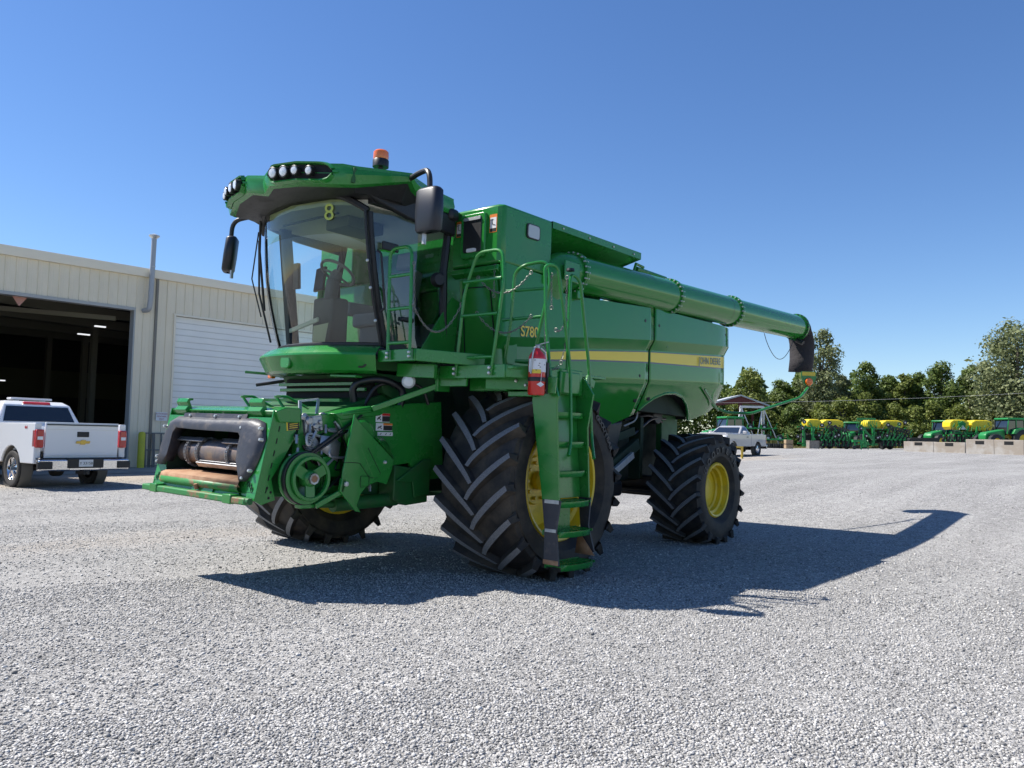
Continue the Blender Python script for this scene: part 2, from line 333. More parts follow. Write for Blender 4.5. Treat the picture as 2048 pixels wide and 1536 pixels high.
# loose stones lying on the near gravel
def stone_mat():
    m = bpy.data.materials.new('stone'); m.use_nodes = True; t = m.node_tree; b = t.nodes['Principled BSDF']
    b.inputs['Roughness'].default_value = .85; b.inputs['Specular IOR Level'].default_value = .3
    g = t.nodes.new('ShaderNodeNewGeometry'); r = t.nodes.new('ShaderNodeValToRGB'); e = r.color_ramp.elements
    e[0].color = (.135, .133, .13, 1); e[1].color = (.64, .62, .59, 1); q = e.new(.3); q.color = (.31, .303, .293, 1); q = e.new(.8); q.color = (.46, .447, .43, 1)
    t.links.new(g.outputs['Random Per Island'], r.inputs[0]); t.links.new(r.outputs[0], b.inputs['Base Color']); return m
def stones(n, rmin, rmax, s0, s1, seed):
    rng = np.random.default_rng(seed)
    ang = rng.uniform(-.62, .62, n); rad = np.sqrt(rng.uniform(rmin**2, rmax**2, n))
    # direction of view on the ground
    th = math.atan2(_d.y, _d.x)+ang
    cx = CAMP.x+rad*np.cos(th); cy = CAMP.y+rad*np.sin(th); cz = zg(cx, cy)
    sz = np.exp(rng.uniform(np.log(s0), np.log(s1), n))
    base = np.array([[a, b, c] for a in (-1, 1) for b in (-1, 1) for c in (-1, 1)], float)
    V = base[None]*rng.uniform(.55, 1.0, (n, 8, 3))*np.stack([np.ones(n), rng.uniform(.6, .95, n), rng.uniform(.35, .7, n)], 1)[:, None, :]
    a = rng.uniform(0, 2*np.pi, n); tl = rng.normal(0, .35, n)
    ca, sa, ct, st = np.cos(a), np.sin(a), np.cos(tl), np.sin(tl)
    x = V[..., 0]*ct[:, None]+V[..., 2]*st[:, None]; z = -V[..., 0]*st[:, None]+V[..., 2]*ct[:, None]; y = V[..., 1]
    X = x*ca[:, None]-y*sa[:, None]; Y = x*sa[:, None]+y*ca[:, None]
    P = np.stack([X, Y, z], -1)*(sz/2)[:, None, None]+np.stack([cx, cy, cz+sz*.12], 1)[:, None, :]
    F = np.array([(0, 1, 3, 2), (4, 6, 7, 5), (0, 4, 5, 1), (2, 3, 7, 6), (0, 2, 6, 4), (1, 5, 7, 3)])
    return P.reshape(-1, 3), (F[None]+8*np.arange(n)[:, None, None]).reshape(-1, 4)
parts = [stones(60000, 2.0, 4.6, .008, .021, 1), stones(45000, 4.6, 8.5, .009, .021, 2), stones(22000, 8.0, 14, .010, .024, 5), stones(9000, 13, 24, .012, .026, 6), stones(1200, 2.2, 12, .022, .036, 3)]
Vv = []; Ff = []; off = 0
for a, b in parts: Vv.append(a); Ff.append(b+off); off += len(a)
Vv = np.concatenate(Vv); Ff = np.concatenate(Ff)
me = bpy.data.meshes.new('gravel_stones'); me.vertices.add(len(Vv)); me.vertices.foreach_set('co', Vv.ravel())
me.loops.add(Ff.size); me.loops.foreach_set('vertex_index', Ff.ravel().astype(np.int32)); me.polygons.add(len(Ff))
me.polygons.foreach_set('loop_start', np.arange(0, Ff.size, 4, dtype=np.int32)); me.update(calc_edges=True)
me.materials.append(stone_mat()); so = bpy.data.objects.new('gravel_stones', me); link(so)
tag(so, 'loose pale grey crushed stone lying all over the yard in the foreground', 'gravel', kind='stuff')
# ================================================================== COMBINE HARVESTER (body frame: +x forward, +y its left side)
CH = thing('combine_harvester', 'big glossy green combine harvester with yellow wheels, parked without a header on the gravel', 'combine harvester')
CH.rotation_euler = (TILT, 0, 0)

def make_wheel(name, cx, cy, zc_world, R, W, r1, side, nl, lug_h, seed, words=(), dish=.25, flat=.02):
    "side +1: outer face towards +y"
    inv = BM.transposed(); c = inv@Vector((cx, cy, zc_world))
    W2 = W/2; Rc = R-lug_h
    def carc(y):   # radius of the carcass over the tread
        t = min(1, abs(y)/W2); return Rc-.055*W*(t**2.6)
    wh = bpy.data.objects.new(name, None); link(wh, CH); wh.location = c
    b = MB(); n = 96
    sw = [(r1, W2*.72), (r1+.03, W2*.80), (r1+(Rc-r1)*.28, W2*.97), (r1+(Rc-r1)*.5, W2*1.0), (r1+(Rc-r1)*.72, W2*.985), (Rc-.10*W, W2*.95)]
    prof = [(r, h) for r, h in sw]+[(carc(W2*.93*k), W2*.93*k) for k in (1, .8, .55, .28, 0, -.28, -.55, -.8, -1)]+[(r, -h) for r, h in reversed(sw)]
    b.lathe(prof, (0, 0, 0), (0, 1, 0), n, 0)
    # lugs
    rng = random.Random(seed)
    for i in range(nl*2):
        sgn = 1 if i % 2 else -1; th0 = 2*math.pi*i/(2*nl)+rng.uniform(-.006, .006)
        K = 9; A = .44*(W/.97)*1.03/R
        rows = []
        for k in range(K+1):
            s = k/K; y = sgn*(-.035*W+s*(W2*1.0+.035*W)); th = th0+A*(s**.82)
            rr = carc(y)
            ds = 1e-3; y2 = sgn*(-.035*W+(s+ds)*(W2+.035*W)); th2 = th0+A*((s+ds)**.82)
            ty = y2-y; tt = (th2-th)*rr; L = math.hypot(ty, tt); ty /= L; tt /= L
            wt = (.024+.005*math.sin(s*3))*(R/1.03)**.8; wb = wt*2.1
            top = rr+lug_h*(1.0 if s > .02 else .95)+.055*W*(min(1, abs(y)/W2)**2.6)*.75
            bot = rr-.03
            if s > .92: top -= 0
            row = []
            for (off, rad) in ((-wb, bot), (-wt, top), (wt, top), (wb, bot)):
                yy = y+tt*off*1.0*(-1)*1.0; dth = (ty*off)/rr
                row.append((math.cos(th+dth)*rad, yy, math.sin(th+dth)*rad))
            rows.append(row)
        # wrap over the shoulder
        th = th0+A*1.03; row = []
        for (off, rad) in ((-wb*.8, Rc-.2*(Rc-r1)), (-wt*.7, Rc-.17*(Rc-r1)), (wt*.7, Rc-.17*(Rc-r1)), (wb*.8, Rc-.2*(Rc-r1))):
            row.append((math.cos(th+off/Rc)*rad, sgn*W2*(1.0 if abs(off) > wt*.75 else 1.02), math.sin(th+off/Rc)*rad))
        rows.append(row)
        vs = [p for r in rows for p in r]; nr = len(rows)
        side_f = []; top_f = []
        for a in range(nr-1):
            o = a*4
            side_f += [(o, o+4, o+5, o+1), (o+2, o+6, o+7, o+3)]
            (top_f if a < nr-2 else side_f).append((o+1, o+5, o+6, o+2))
        side_f.append((0, 1, 2, 3)); e = (nr-1)*4; side_f.append((e+3, e+2, e+1, e))
        b.add(vs, side_f, 0); n0 = len(b.v)-len(vs); b.f += [tuple(q+n0 for q in f) for f in top_f]; b.m += [1]*len(top_f)
    # load flattening on the ground
    ground = -zc_world+.004; v2 = []
    for (x, y, z) in b.v:
        if z < ground: z2 = ground; x *= 1.0+.3*(ground-z)
        else: z2 = z
        k = max(0, 1-(z-ground)/.5) if z < ground+.5 else 0
        y *= 1+.05*k*k
        v2.append((x, y, z2))
    b.v = v2
    tyre = b.build('tyre', [M['rubber'], M['lugtop']], wh, smooth=30, rc=True)
    tyre.rotation_euler = (-TILT, 0, 0)
    # rim
    q = MB(); yo = W2*.78*side; s = side
    prof = [(r1+.012, yo), (r1+.02, yo+.012*s), (r1+.004, yo+.03*s), (r1-.02, yo+.022*s), (r1-.03, yo-.02*s), (r1-.035, yo-.3*dish*s), (r1-.07, yo-.38*dish*s), (r1-.075, yo-.75*dish*s), (r1-.10, yo-.85*dish*s), (r1-.105, yo-dish*s), (r1*.45, yo-(dish+.02)*s), (r1*.42, yo-(dish-.03)*s), (.0, yo-(dish-.03)*s)]
    q.lathe(prof, (0, 0, 0), (0, 1, 0), 72)
    q.lathe([(r1+.012, yo), (r1-.02, yo-.3*s), (r1-.05, -yo), (r1+.01, -yo-.02*s)], (0, 0, 0), (0, 1, 0), 48)
    rim = q.build('rim', M['yellow'], wh, smooth=40)
    bb = MB(); yb = yo-(dish-.035)*s
    for k in range(10):
        a = 2*math.pi*k/10; p = Vector((math.cos(a)*r1*.33, yb, math.sin(a)*r1*.33)); bb.cyl(p, p+Vector((0, .035*s, 0)), .02, 6)
    bb.lathe([(.10, yb), (.10, yb+.06*s), (.07, yb+.09*s), (0, yb+.09*s)], (0, 0, 0), (0, 1, 0), 20)
    if R > .9: bb.build('wheel_bolts', M['yellow'], wh, smooth=30)
    for (word, a0, step, rad, size) in words:
        me_all = MB()
        for k, chh in enumerate(word):
            a = R_(a0+step*k)
            er = Vector((math.cos(a), 0, math.sin(a))); et = Vector((-math.sin(a), 0, math.cos(a)))
            o = text_mesh(chh, size, frame_of(er*rad+Vector((0, W2*.99*s, 0)), et*s, er), M['wall_letter'], 'sidewall_lettering', wh, ext=.006, xs=1.15, bold=.003)
    return wh
RF = dict(R=1.03, W=.98, r1=.60, nl=20, lug_h=.06, dish=.34)
RRr = dict(R=.80, W=.77, r1=.375, nl=19, lug_h=.048, dish=.16)
make_wheel('front_wheel', 0, 1.845, .992, side=1, seed=1, words=[('GOODYEAR', 126, 4.2, .86, .075)], **RF)
make_wheel('front_wheel', 0, -1.845, .992, side=-1, seed=2, **RF)
make_wheel('rear_wheel', -3.93, 1.81, .755, side=1, seed=3, words=[('GOODYEAR', 30, 15.5, .575, .12), ('OPTITRAC', 268, 8.5, .58, .085)], **RRr)
make_wheel('rear_wheel', -3.93, -1.81, .755, side=-1, seed=4, **RRr)

# ---------------- chassis and underside
b = MB()
b.box((-2.0, 0, 1.5), (5.2, 1.7, 1.3)); b.box((-2.6, 0, 2.55), (5.0, 2.3, 1.1))
b.prism([(.6, 1.0), (-1.2, .85), (-3.4, 1.2), (-3.4, 1.6), (.6, 1.6)], 'y', -.8, .8)
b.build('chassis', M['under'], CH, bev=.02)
b = MB(); b.box((0, 0, 1.0), (.45, 2.6, .4)); b.box((0, 0, 1.05), (.6, .9, .6)); b.lathe([(.0, -1.3), (.3, -1.3), (.34, -1.15), (.3, -.95), (.2, -.9)], (0, 0, 1.0), (0, 1, 0), 24); b.lathe([(.2, .9), (.3, .95), (.34, 1.15), (.3, 1.3), (0, 1.3)], (0, 0, 1.0), (0, 1, 0), 24)
b.build('front_axle', M['green_dark'], CH, bev=.02)
b = MB(); b.box((-3.93, 0, .78), (.28, 2.9, .3)); b.box((-3.93, 0, .95), (.5, .7, .5)); b.cyl((-3.7, -1.3, .72), (-3.7, 1.3, .72), .04)
b.box((-3.93, 1.3, .76), (.3, .25, .42)); b.box((-3.93, -1.3, .76), (.3, .25, .42))
b.build('rear_axle', M['black'], CH, bev=.02)
# clutter seen between the wheels
b = MB()
b.prism([(-1.15, 1.55), (-2.85, 1.75), (-2.6, 1.05), (-1.3, 1.0)], 'y', 1.02, 1.2)
b.box((-2.0, .9, .78), (1.9, .5, .22)); b.box((-2.6, .6, .66), (.9, .7, .12))
b.build('fuel_tank', M['black'], CH, bev=.05, seg=3)
for aa, cc_, ww_, hh_ in (((-1.9, 1.28, .88), (-3.2, 1.2, 1.42), .10, .16), ((-1.5, 1.2, 1.25), (-3.2, 1.15, 1.6), .05, .12), ((-3.35, 1.1, .9), (-3.35, 1.1, 1.8), .08, .2)):
    b = MB(); b.bar(aa, cc_, ww_, hh_); b.build('frame_rail', M['under'], CH, bev=.01)
b = MB(); b.box((-4.35, 1.05, 1.6), (.5, .1, .8)); b.build('rear_support', M['green_dark'], CH, bev=.01)
b = MB(); b.bar((-2.1, 1.37, .92), (-2.9, 1.32, 1.26), .05, .09); b.box((-2.0, 1.36, .93), (.16, .1, .14)); b.tube([(-1.5, 1.3, .82), (-2.2, 1.36, .84)], .012)
b.build('support_channel', M['zinc'], CH, bev=.006)
for k, pp in enumerate([[(-3.2, 1.05, 1.98), (-3.3, 1.15, 1.9), (-3.25, 1.15, 1.75), (-3.0, 1.1, 1.66)], [(-3.0, 1.1, 1.75), (-3.6, 1.15, 1.85), (-4.1, 1.1, 1.75)], [(-3.2, 1.15, 1.55), (-3.7, 1.15, 1.8), (-4.2, 1.1, 1.8)]]):
    b = MB(); b.tube(fillet(pp, .15), .022 if k else .014, 8); b.build('hydraulic_hose', M['hose'] if k else M['zinc'], CH)
b = MB(); b.box((-3.7, .7, 1.92), (1.3, .5, .3)); b.lathe([(0, 0), (.14, 0), (.14, .4), (0, .4)], (-3.9, .75, 1.85), (0, 1, 0), 20); b.lathe([(0, 0), (.08, 0), (.08, .3), (0, .3)], (-3.4, .8, 1.85), (0, 1, 0), 16)
b.build('drive_housing', M['black'], CH, bev=.02)

# ---------------- side panels: y as a function of height, cut out around the rear wheel
def z_stripe(x): return float(np.interp(x, [-5.5, -2.76, -1.36, .2], [2.875, 2.70, 2.58, 2.415]))    # upper edge of the stripe
def z_crease(x): return 2.2-.045*(x+1.4)
def y_side(x, z):
    zs = z_stripe(x); zc = z_crease(x); bulge = .02*math.sin(max(0, min(1, (x+5.5)/5.9))*math.pi)
    if z > zs+.155: y = 1.632-.02*(z-zs-.155)
    elif z > zs+.02: t = (zs+.155-z)/.135; y = 1.632-.075*t
    elif z > zc+.02: y = 1.557+.0*z
    else: t = zc+.02-z; y = 1.557-.42*t-.12*t*t
    return y+bulge-.10*max(0, (-4.9-x)/.6)**2
def side_panel(name, cols, ztop, zbot, parent, sgn=1, nrow=46):
    b = MB(); rows = []
    for x in cols:
        zt = ztop(x); zb = zbot(x); col = []
        zs = z_stripe(x); zc = z_crease(x)
        keys = [zt, zs+.17, zs+.155, zs+.14, zs+.035, zs+.02, zs+.005, zc+.06, zc+.02, zc-.02]
        keys = [k for k in keys if k > zb+.01]
        lo = keys[-1]; keys += [lo+(zb-lo)*t/8 for t in range(1, 9)]
        full = []
        for k in keys: full.append(k)
        while len(full) < 18: full.append(zb)
        full[-1] = zb
        # column end flange turns inward
        col = [(x, (y_side(x, zt)-.05)*sgn, zt+.012)]+[(x, y_side(x, k)*sgn, k) for k in full]+[(x, (y_side(x, zb)-.07)*sgn, zb+.03)]
        rows.append(col)
    b.grid(rows)
    return b.build(name, M['green_panel'], parent, smooth=28, solid=.012)
def lerp_tab(tab):
    xs_ = [t[0] for t in tab]; zs_ = [t[1] for t in tab]
    return lambda x: float(np.interp(x, xs_, zs_))
top_f = lerp_tab([(-2.85, 3.30), (-2.0, 3.25), (-1.0, 3.19), (-.55, 3.19), (-.5, 3.33), (.4, 3.37)])
bot_f = lerp_tab([(-2.83, 1.83), (-2.07, 1.58), (-1.2, 1.28), (-1.0, 1.55), (-.8, 1.9), (-.4, 2.16), (.0, 2.2), (.4, 2.2)])
top_r = lerp_tab([(-5.62, 3.33), (-2.85, 3.30)])
arch = [(-2.86, 1.85), (-3.0, 1.97), (-3.2, 2.08), (-3.45, 2.15), (-3.72, 2.17), (-4.0, 2.13), (-4.25, 2.03), (-4.45, 1.90), (-4.58, 1.78), (-4.75, 1.83), (-5.3, 1.98), (-5.62, 2.2)]
arch = sorted(arch); bot_r = lerp_tab(arch)
for sgn in (1, -1):
    fp = side_panel('front_side_panel', list(np.linspace(.40, -2.82, 34)), top_f, bot_f, CH, sgn)
    colr = sorted(set([round(v, 3) for v in list(np.linspace(-2.86, -4.75, 40))+list(np.linspace(-4.75, -5.45, 8))]), reverse=True)
    rp = side_panel('rear_side_panel', colr, top_r, bot_r, CH, sgn)
    # stripe decals
    for (par, x0, x1) in ((fp, .16, -2.805), (rp, -2.875, -5.38)):
        N = 30; rows = []; rd = []; rg = []
        for i in range(N+1):
            x = x0+(x1-x0)*i/N; zt = z_stripe(x)-.012; hh = .075+.105*min(1, (0.2-x)/5.4)
            tip = min(1, (.17-x)/.16) if par is fp else 1
            rows.append([(x, (y_side(x, z)+.0095)*sgn, z) for z in (zt, zt-hh*.5*tip, zt-hh*tip)])
            rd.append([(x, (y_side(x, z)+.0075)*sgn, z) for z in (zt+.012, zt-hh*tip-.022)])
        b = MB(); b.grid(rd); b.build('dark_trim_line', M['deep'], par, smooth=0)
        b = MB(); b.grid(rows); b.build('yellow_stripe', M['stripe'], par, smooth=0)
    # rear cap closing the tail
    b = MB(); 
    prof = [(y_side(-5.45, z), z) for z in np.linspace(3.33, 2.08, 20)]
    rows = [[(-5.45, y*sgn, z) for y, z in prof], [(-5.50, (y-.04)*sgn, z-.0) for y, z in prof], [(-5.50, (y-.35)*sgn, z) for y, z in prof], [(-5.50, .0, z) for y, z in prof]]
    b.grid(rows); b.build('rear_cap', M['green_panel'], rp, smooth=30)
    # arch trim
    pts = [(x, (y_side(x, bot_r(x))+.004)*sgn, bot_r(x)+.006) for x in np.linspace(-2.9, -4.56, 30)]
    b = MB(); b.tube(pts, .022, 8); b.build('wheel_arch_trim', M['green'], rp)
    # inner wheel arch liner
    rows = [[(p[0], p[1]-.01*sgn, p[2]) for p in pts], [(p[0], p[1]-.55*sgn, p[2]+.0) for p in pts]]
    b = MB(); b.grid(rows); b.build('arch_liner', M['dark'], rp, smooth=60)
for x, z in ((-2.68, 2.03), (-3.02, 2.07)):
    b = MB(); p = Vector((x, y_side(x, z)+.010, z)); b.cyl(p, p-Vector((0, .02, 0)), .042, 16); b.build('panel_hole', M['dark'], CH)
for x in (-.7, -1.25, -1.8, -2.3): b = MB(); b.lathe([(0, .012), (.012, .008), (.014, 0)], (x, 1.625, 3.965), (0, 1, 0), 8); b.build('tank_bolt', M['bolt'], CH)
for x, z in ((-2.60, 3.10), (-2.98, 3.08), (-2.60, 2.35), (-5.2, 3.2)):
    b = MB(); p = (x, y_side(x, z)+.006, z); b.lathe([(0, .006), (.018, .005), (.022, 0)], p, (0, 1, 0), 14); b.build('panel_latch', M['black'], CH)
b = MB(); p = at(1335, 684, y=1.62); b.box((p.x, 1.612, p.z-.02), (.02, .02, .12)); b.build('panel_joint_strip', M['green'], CH)
b = MB(); b.bar((-4.55, 1.585, 2.28), (-5.35, 1.44, 1.98), .02, .03); b.build('panel_rib', M['green'], CH)
b = MB(); b.prism([(-2.6, 3.25), (-5.46, 3.33), (-5.46, 2.1), (-4.6, 1.85), (-2.6, 1.9)], 'y', -1.3, 1.3)
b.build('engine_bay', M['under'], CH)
b = MB(); b.box((-4.1, 0, 3.38), (2.6, 2.6, .16)); b.box((-4.6, -.3, 3.5), (1.0, 1.4, .16)); b.box((-3.2, .9, 3.38), (.9, .3, .2)); b.build('engine_deck', M['green_dark'], CH, bev=.03)
for k in range(3):
    b = MB(); b.tube(fillet([(-3.0-.5*k, 1.42, 3.34), (-3.3-.5*k, 1.46, 3.38), (-3.7-.5*k, 1.44, 3.35)], .1), .02); b.build('hydraulic_hose', M['hose'], CH)
# lettering
sl = .063
for xs_, body, px, size, z0 in ((-4.72, 'JOHN DEERE', 0, .150, 0),):
    x = xs_; z = z_stripe(x)-.012-.085
    xa_, xb_ = x+.42, x-.42; yd = (y_side(xb_, z)-y_side(xa_, z))/.84
    text_mesh(body, size, frame_of((x, y_side(x, z)+.020, z), (-1, yd, sl), (0, 0, 1)), M['deep'], 'brand_lettering', CH, ext=.001, xs=.86, bold=.0012, spacing=1.10)
for dz, mm, off, e in ((0, M['deep'], .009, .006), (0, M['stripe'], .0115, .0)):
    x = -.10; z = 2.655
    text_mesh('S780', .165, frame_of((x, y_side(x, z)+off, z), (-1, 0, .05), (0.12, 0, 1)), mm, 'model_number', CH, ext=.001, bold=e+.002)

# ---------------- grain tank
b = MB()
for sgn in (1, -1):
    poly = [(.41, .90*sgn), (.41, 1.56*sgn), (.36, 1.62*sgn), (-.5, 1.62*sgn), (-.5, .6*sgn), (.1, .6*sgn), (.1, .84*sgn), (.36, .84*sgn)]
    b.prism(poly, 'z', 3.36, 4.01)
    b.prism([(.34, 3.36), (.36, 3.2), (.2, 2.3), (-.5, 2.3), (-.5, 3.36)], 'y', .6*sgn, 1.585*sgn)
b.box((-.2, 0, 3.6), (.7, 1.4, .8)); b.prism([(.1, 2.3), (.1, 3.9), (-2.3, 3.85), (-2.3, 2.3)], 'y', -1.12, 1.12)
gt = b.build('grain_tank', M['green'], CH, bev=.03, seg=3)
# flared extension
for sgn in (1, -1):
    b = MB(); th = .085
    A = [(-.5, 1.615), (-2.5, 1.615)]
    rows = [[(-.5, 1.62*sgn, 4.01), (-2.5, 1.62*sgn, 4.02)], [(-.5, 1.62*sgn, 3.93), (-2.5, 1.62*sgn, 3.93)], [(-.5, 1.56*sgn, 3.90), (-2.42, 1.56*sgn, 3.92)], [(-.55, 1.12*sgn, 3.62), (-2.15, 1.12*sgn, 3.66)]]
    b.grid(rows)
    b.add([(-2.5, 1.62*sgn, 4.02), (-2.5, 1.62*sgn, 3.93), (-2.42, 1.56*sgn, 3.92), (-2.15, 1.12*sgn, 3.66), (-2.15, 0, 3.66), (-2.5, 0, 4.02)], [(0, 1, 2, 3, 4, 5)])
    b.add([(-.5, 1.62*sgn, 4.01), (-2.5, 1.62*sgn, 4.02), (-2.5, 0, 4.05), (-.5, 0, 4.05)], [(0, 1, 2, 3)])
    b.build('tank_extension', M['green'], gt, smooth=30)
# panel window, decals, access hatch on the tank front
def rounded_rect(w, h, r, n=5):
    pts = []
    for cx, cy, a0 in ((w/2-r, h/2-r, 0), (-w/2+r, h/2-r, 90), (-w/2+r, -h/2+r, 180), (w/2-r, -h/2+r, 270)):
        for k in range(n+1): a = R_(a0+90*k/n); pts.append((cx+r*math.cos(a), cy+r*math.sin(a)))
    return pts
def plate_x(c, w, h, r, x0, x1, mm, name, parent, bev=0):   # plate facing +x
    b = MB(); b.prism([(c[0]+p[0], c[1]+p[1]) for p in rounded_rect(w, h, r)], 'x', x0, x1); return b.build(name, mm, parent, bev=bev)
hatch = plate_x((1.235, 3.69), .37, .50, .05, .40, .455, M['green'], 'hatch_frame', gt, bev=.012)
plate_x((1.235, 3.70), .27, .40, .03, .45, .463, M['black'], 'hatch_flap', hatch, bev=.006)
plate_x((1.235, 3.875), .25, .035, .01, .455, .475, M['zinc'], 'hatch_hinge', hatch)
plate_x((1.24, 3.52), .13, .04, .012, .463, .485, M['white'], 'hatch_latch', hatch)
for yc, zc, w_, h_ in ((1.50, 3.80, .105, .20), (.99, 3.80, .09, .18)):
    d0 = plate_x((yc, zc), w_, h_, .006, .409, .4125, M['decal_orange'], 'warning_decal', gt)
    plate_x((yc, zc+.005), w_*.84, h_*.6, .004, .4125, .4140, M['white'], 'decal_field', d0)
    plate_x((yc, zc-h_*.37), w_*.84, h_*.18, .004, .4125, .4140, M['decal_black'], 'decal_text_block', d0)
    b = MB(); b.bar((.4146, yc-.02, zc+.05), (.4146, yc-.01, zc-.01), .008, .004); b.bar((.4146, yc-.01, zc-.01), (.4146, yc+.03, zc-.02), .008, .004); b.bar((.4146, yc-.035, zc+.04), (.4146, yc+.0, zc+.045), .008, .004); b.build('decal_pictogram', M['decal_black'], d0)
b = MB(); b.prism([(-.13+p[0]*1.18, 3.80+p[1]*1.12) for p in rounded_rect(.20, .15, .03)], 'y', 1.60, 1.635); wf = b.build('tank_window_frame', M['black'], gt)
b = MB(); b.prism([(-.13+p[0], 3.80+p[1]) for p in rounded_rect(.20, .145, .03)], 'y', 1.60, 1.640); b.build('tank_window', mat('milky_window', (.45, .47, .44), .2, coat=.8), wf)
b = MB()  # shoulder mouldings by the tank front
b.prism([(.42, 3.34), (.44, 3.28), (.36, 3.24), (.3, 3.34)], 'y', .9, 1.6); b.build('tank_ledge', M['green'], gt, bev=.01)
# panel behind the cab: green door with dark outline and slanted cover
dp = MB(); dp.add([(.40, 1.0, 3.22), (.40, 1.56, 3.2), (.22, 1.60, 2.28), (.30, 1.0, 2.28), (.2, 1.0, 3.22), (.1, 1.6, 3.2), (.05, 1.6, 2.28), (.1, 1.0, 2.28)], [(0, 1, 2, 3), (0, 4, 5, 1), (1, 5, 6, 2), (3, 7, 4, 0)])
dpo = dp.build('service_door', M['green_panel'], CH, bev=.01)
def on_door(u, v):   # u across 0..1, v down 0..1
    a = Vector((.40, 1.0, 3.22)).lerp(Vector((.40, 1.56, 3.2)), u); c = Vector((.30, 1.0, 2.28)).lerp(Vector((.22, 1.60, 2.28)), u); return a.lerp(c, v)+Vector((.006, .001, 0))
b = MB(); b.tube(fillet([on_door(.08, .92), on_door(.1, .1), on_door(.82, .1), on_door(.78, .92), on_door(.08, .92)], .06), .006, 6); b.build('door_seam', M['dark'], dpo)

# ---------------- unloading auger
ax = lambda x: Vector((x, 1.60, 3.47+.0312*(-.9-x)))
au = MB(); au.lathe([(.245, 0), (.252, .01), (.252, .05)], ax(-.85), ax(-2)-ax(-.85), 48)
def aug(x0, x1, r, name, mt, parent, n=56):
    b = MB(); b.tube([ax(x0), ax(x1)], r, n); return b.build(name, mt, parent, smooth=50)
A0 = aug(-.9, -3.3, .232, 'unloading_auger', M['green_panel'], CH)
aug(-3.3, -5.35, .229, 'auger_tube_section', M['green_panel'], A0); aug(-5.35, -8.35, .226, 'auger_tube_section', M['green_panel'], A0)
for xf in (-.92, -3.3, -5.35, -8.32):
    b = MB(); d_ = (ax(-2)-ax(-1)).normalized()
    b.lathe([(.225, -.025), (.258, -.025), (.258, -.006), (.238, 0), (.258, .006), (.258, .025), (.225, .025)], ax(xf), d_, 48)
    u_ = d_.orthogonal().normalized(); v_ = d_.cross(u_)
    for k in range(22):
        a = 2*math.pi*k/22; p = ax(xf)+(u_*math.cos(a)+v_*math.sin(a))*.246
        b.cyl(p-d_*.042, p+d_*.042, .012, 6, 1)
    b.build('auger_flange', [M['green'], M['bolt'] if xf > -7 else M['black']], A0)
b = MB(); b.tube([ax(-5.05), ax(-5.058)], .2295, 56); b.build('auger_seam', M['dark'], A0)
b = MB(); b.tube(fillet([(-.60, 1.30, 2.9), (-.60, 1.55, 3.46), (-1.0, 1.60, 3.475)], .3, 10), .228, 40); b.build('auger_elbow', M['green'], A0, smooth=50)
b = MB(); b.box((-.66, 1.80, 3.42), (.3, .02, .24)); b.box((-.95, 1.6, 3.2), (.12, .25, .1)); b.build('auger_bracket', M['green'], A0, bev=.01)
b = MB(); b.tube([ax(-2.55)+Vector((0, -.08, .30)), ax(-3.35)+Vector((0, -.08, .27))], .035); b.tube([ax(-2.45)+Vector((0, -.06, .25)), ax(-2.5)+Vector((0, -.06, .36)), ax(-2.7)+Vector((0, -.06, .34))], .02); b.build('auger_pipe', M['green'], A0)
# rubber spout hanging from the end
b = MB(); e = ax(-8.35); rows = []
sec = [(0, 0, .235, .235, 0), (-.10, -.02, .24, .25, 1), (-.22, -.10, .20, .24, 1), (-.30, -.30, .19, .23, 1), (-.30, -.6, .21, .22, 1), (-.25, -.84, .23, .21, 1)]
K = 28
for dx, dz, rx, ry, fl_ in sec:
    row = []
    for k in range(K+1):
        a = 2*math.pi*k/K
        tilt = {0: 1.0, -.02: .75, -.10: .3, -.30: .05, -.6: 0, -.84: -.05}[dz]
        # ring plane turns from facing -x to facing down
        cx_, cz_ = math.cos(a)*rx*(1-tilt), math.cos(a)*rx*tilt
        row.append((e.x+dx+cx_*1.0, e.y+math.sin(a)*ry*(1+.04*math.sin(3*a+dz*9)), e.z+dz+cz_))
    rows.append(row)
b.grid(rows); b.build('rubber_spout', M['cloth'], A0, smooth=60, solid=.012)
b = MB(); b.cyl((e.x+.12, 1.65, e.z-.26), (e.x+.12, 1.77, e.z-.33), .045, 12); b.box((e.x+.02, 1.7, e.z-.29), (.2, .06, .05)); b.build('spout_lamp', M['black'], A0)
b = MB(); pts = []
for k in range(17):
    t = k/16; x = -6.75-1.4*t; pts.append((x, 1.62, ax(x).z-.25-.42*math.sin(math.pi*t)**.8))
b.tube(pts, .006, 5); b.build('hanging_cable', M['hose'], A0)

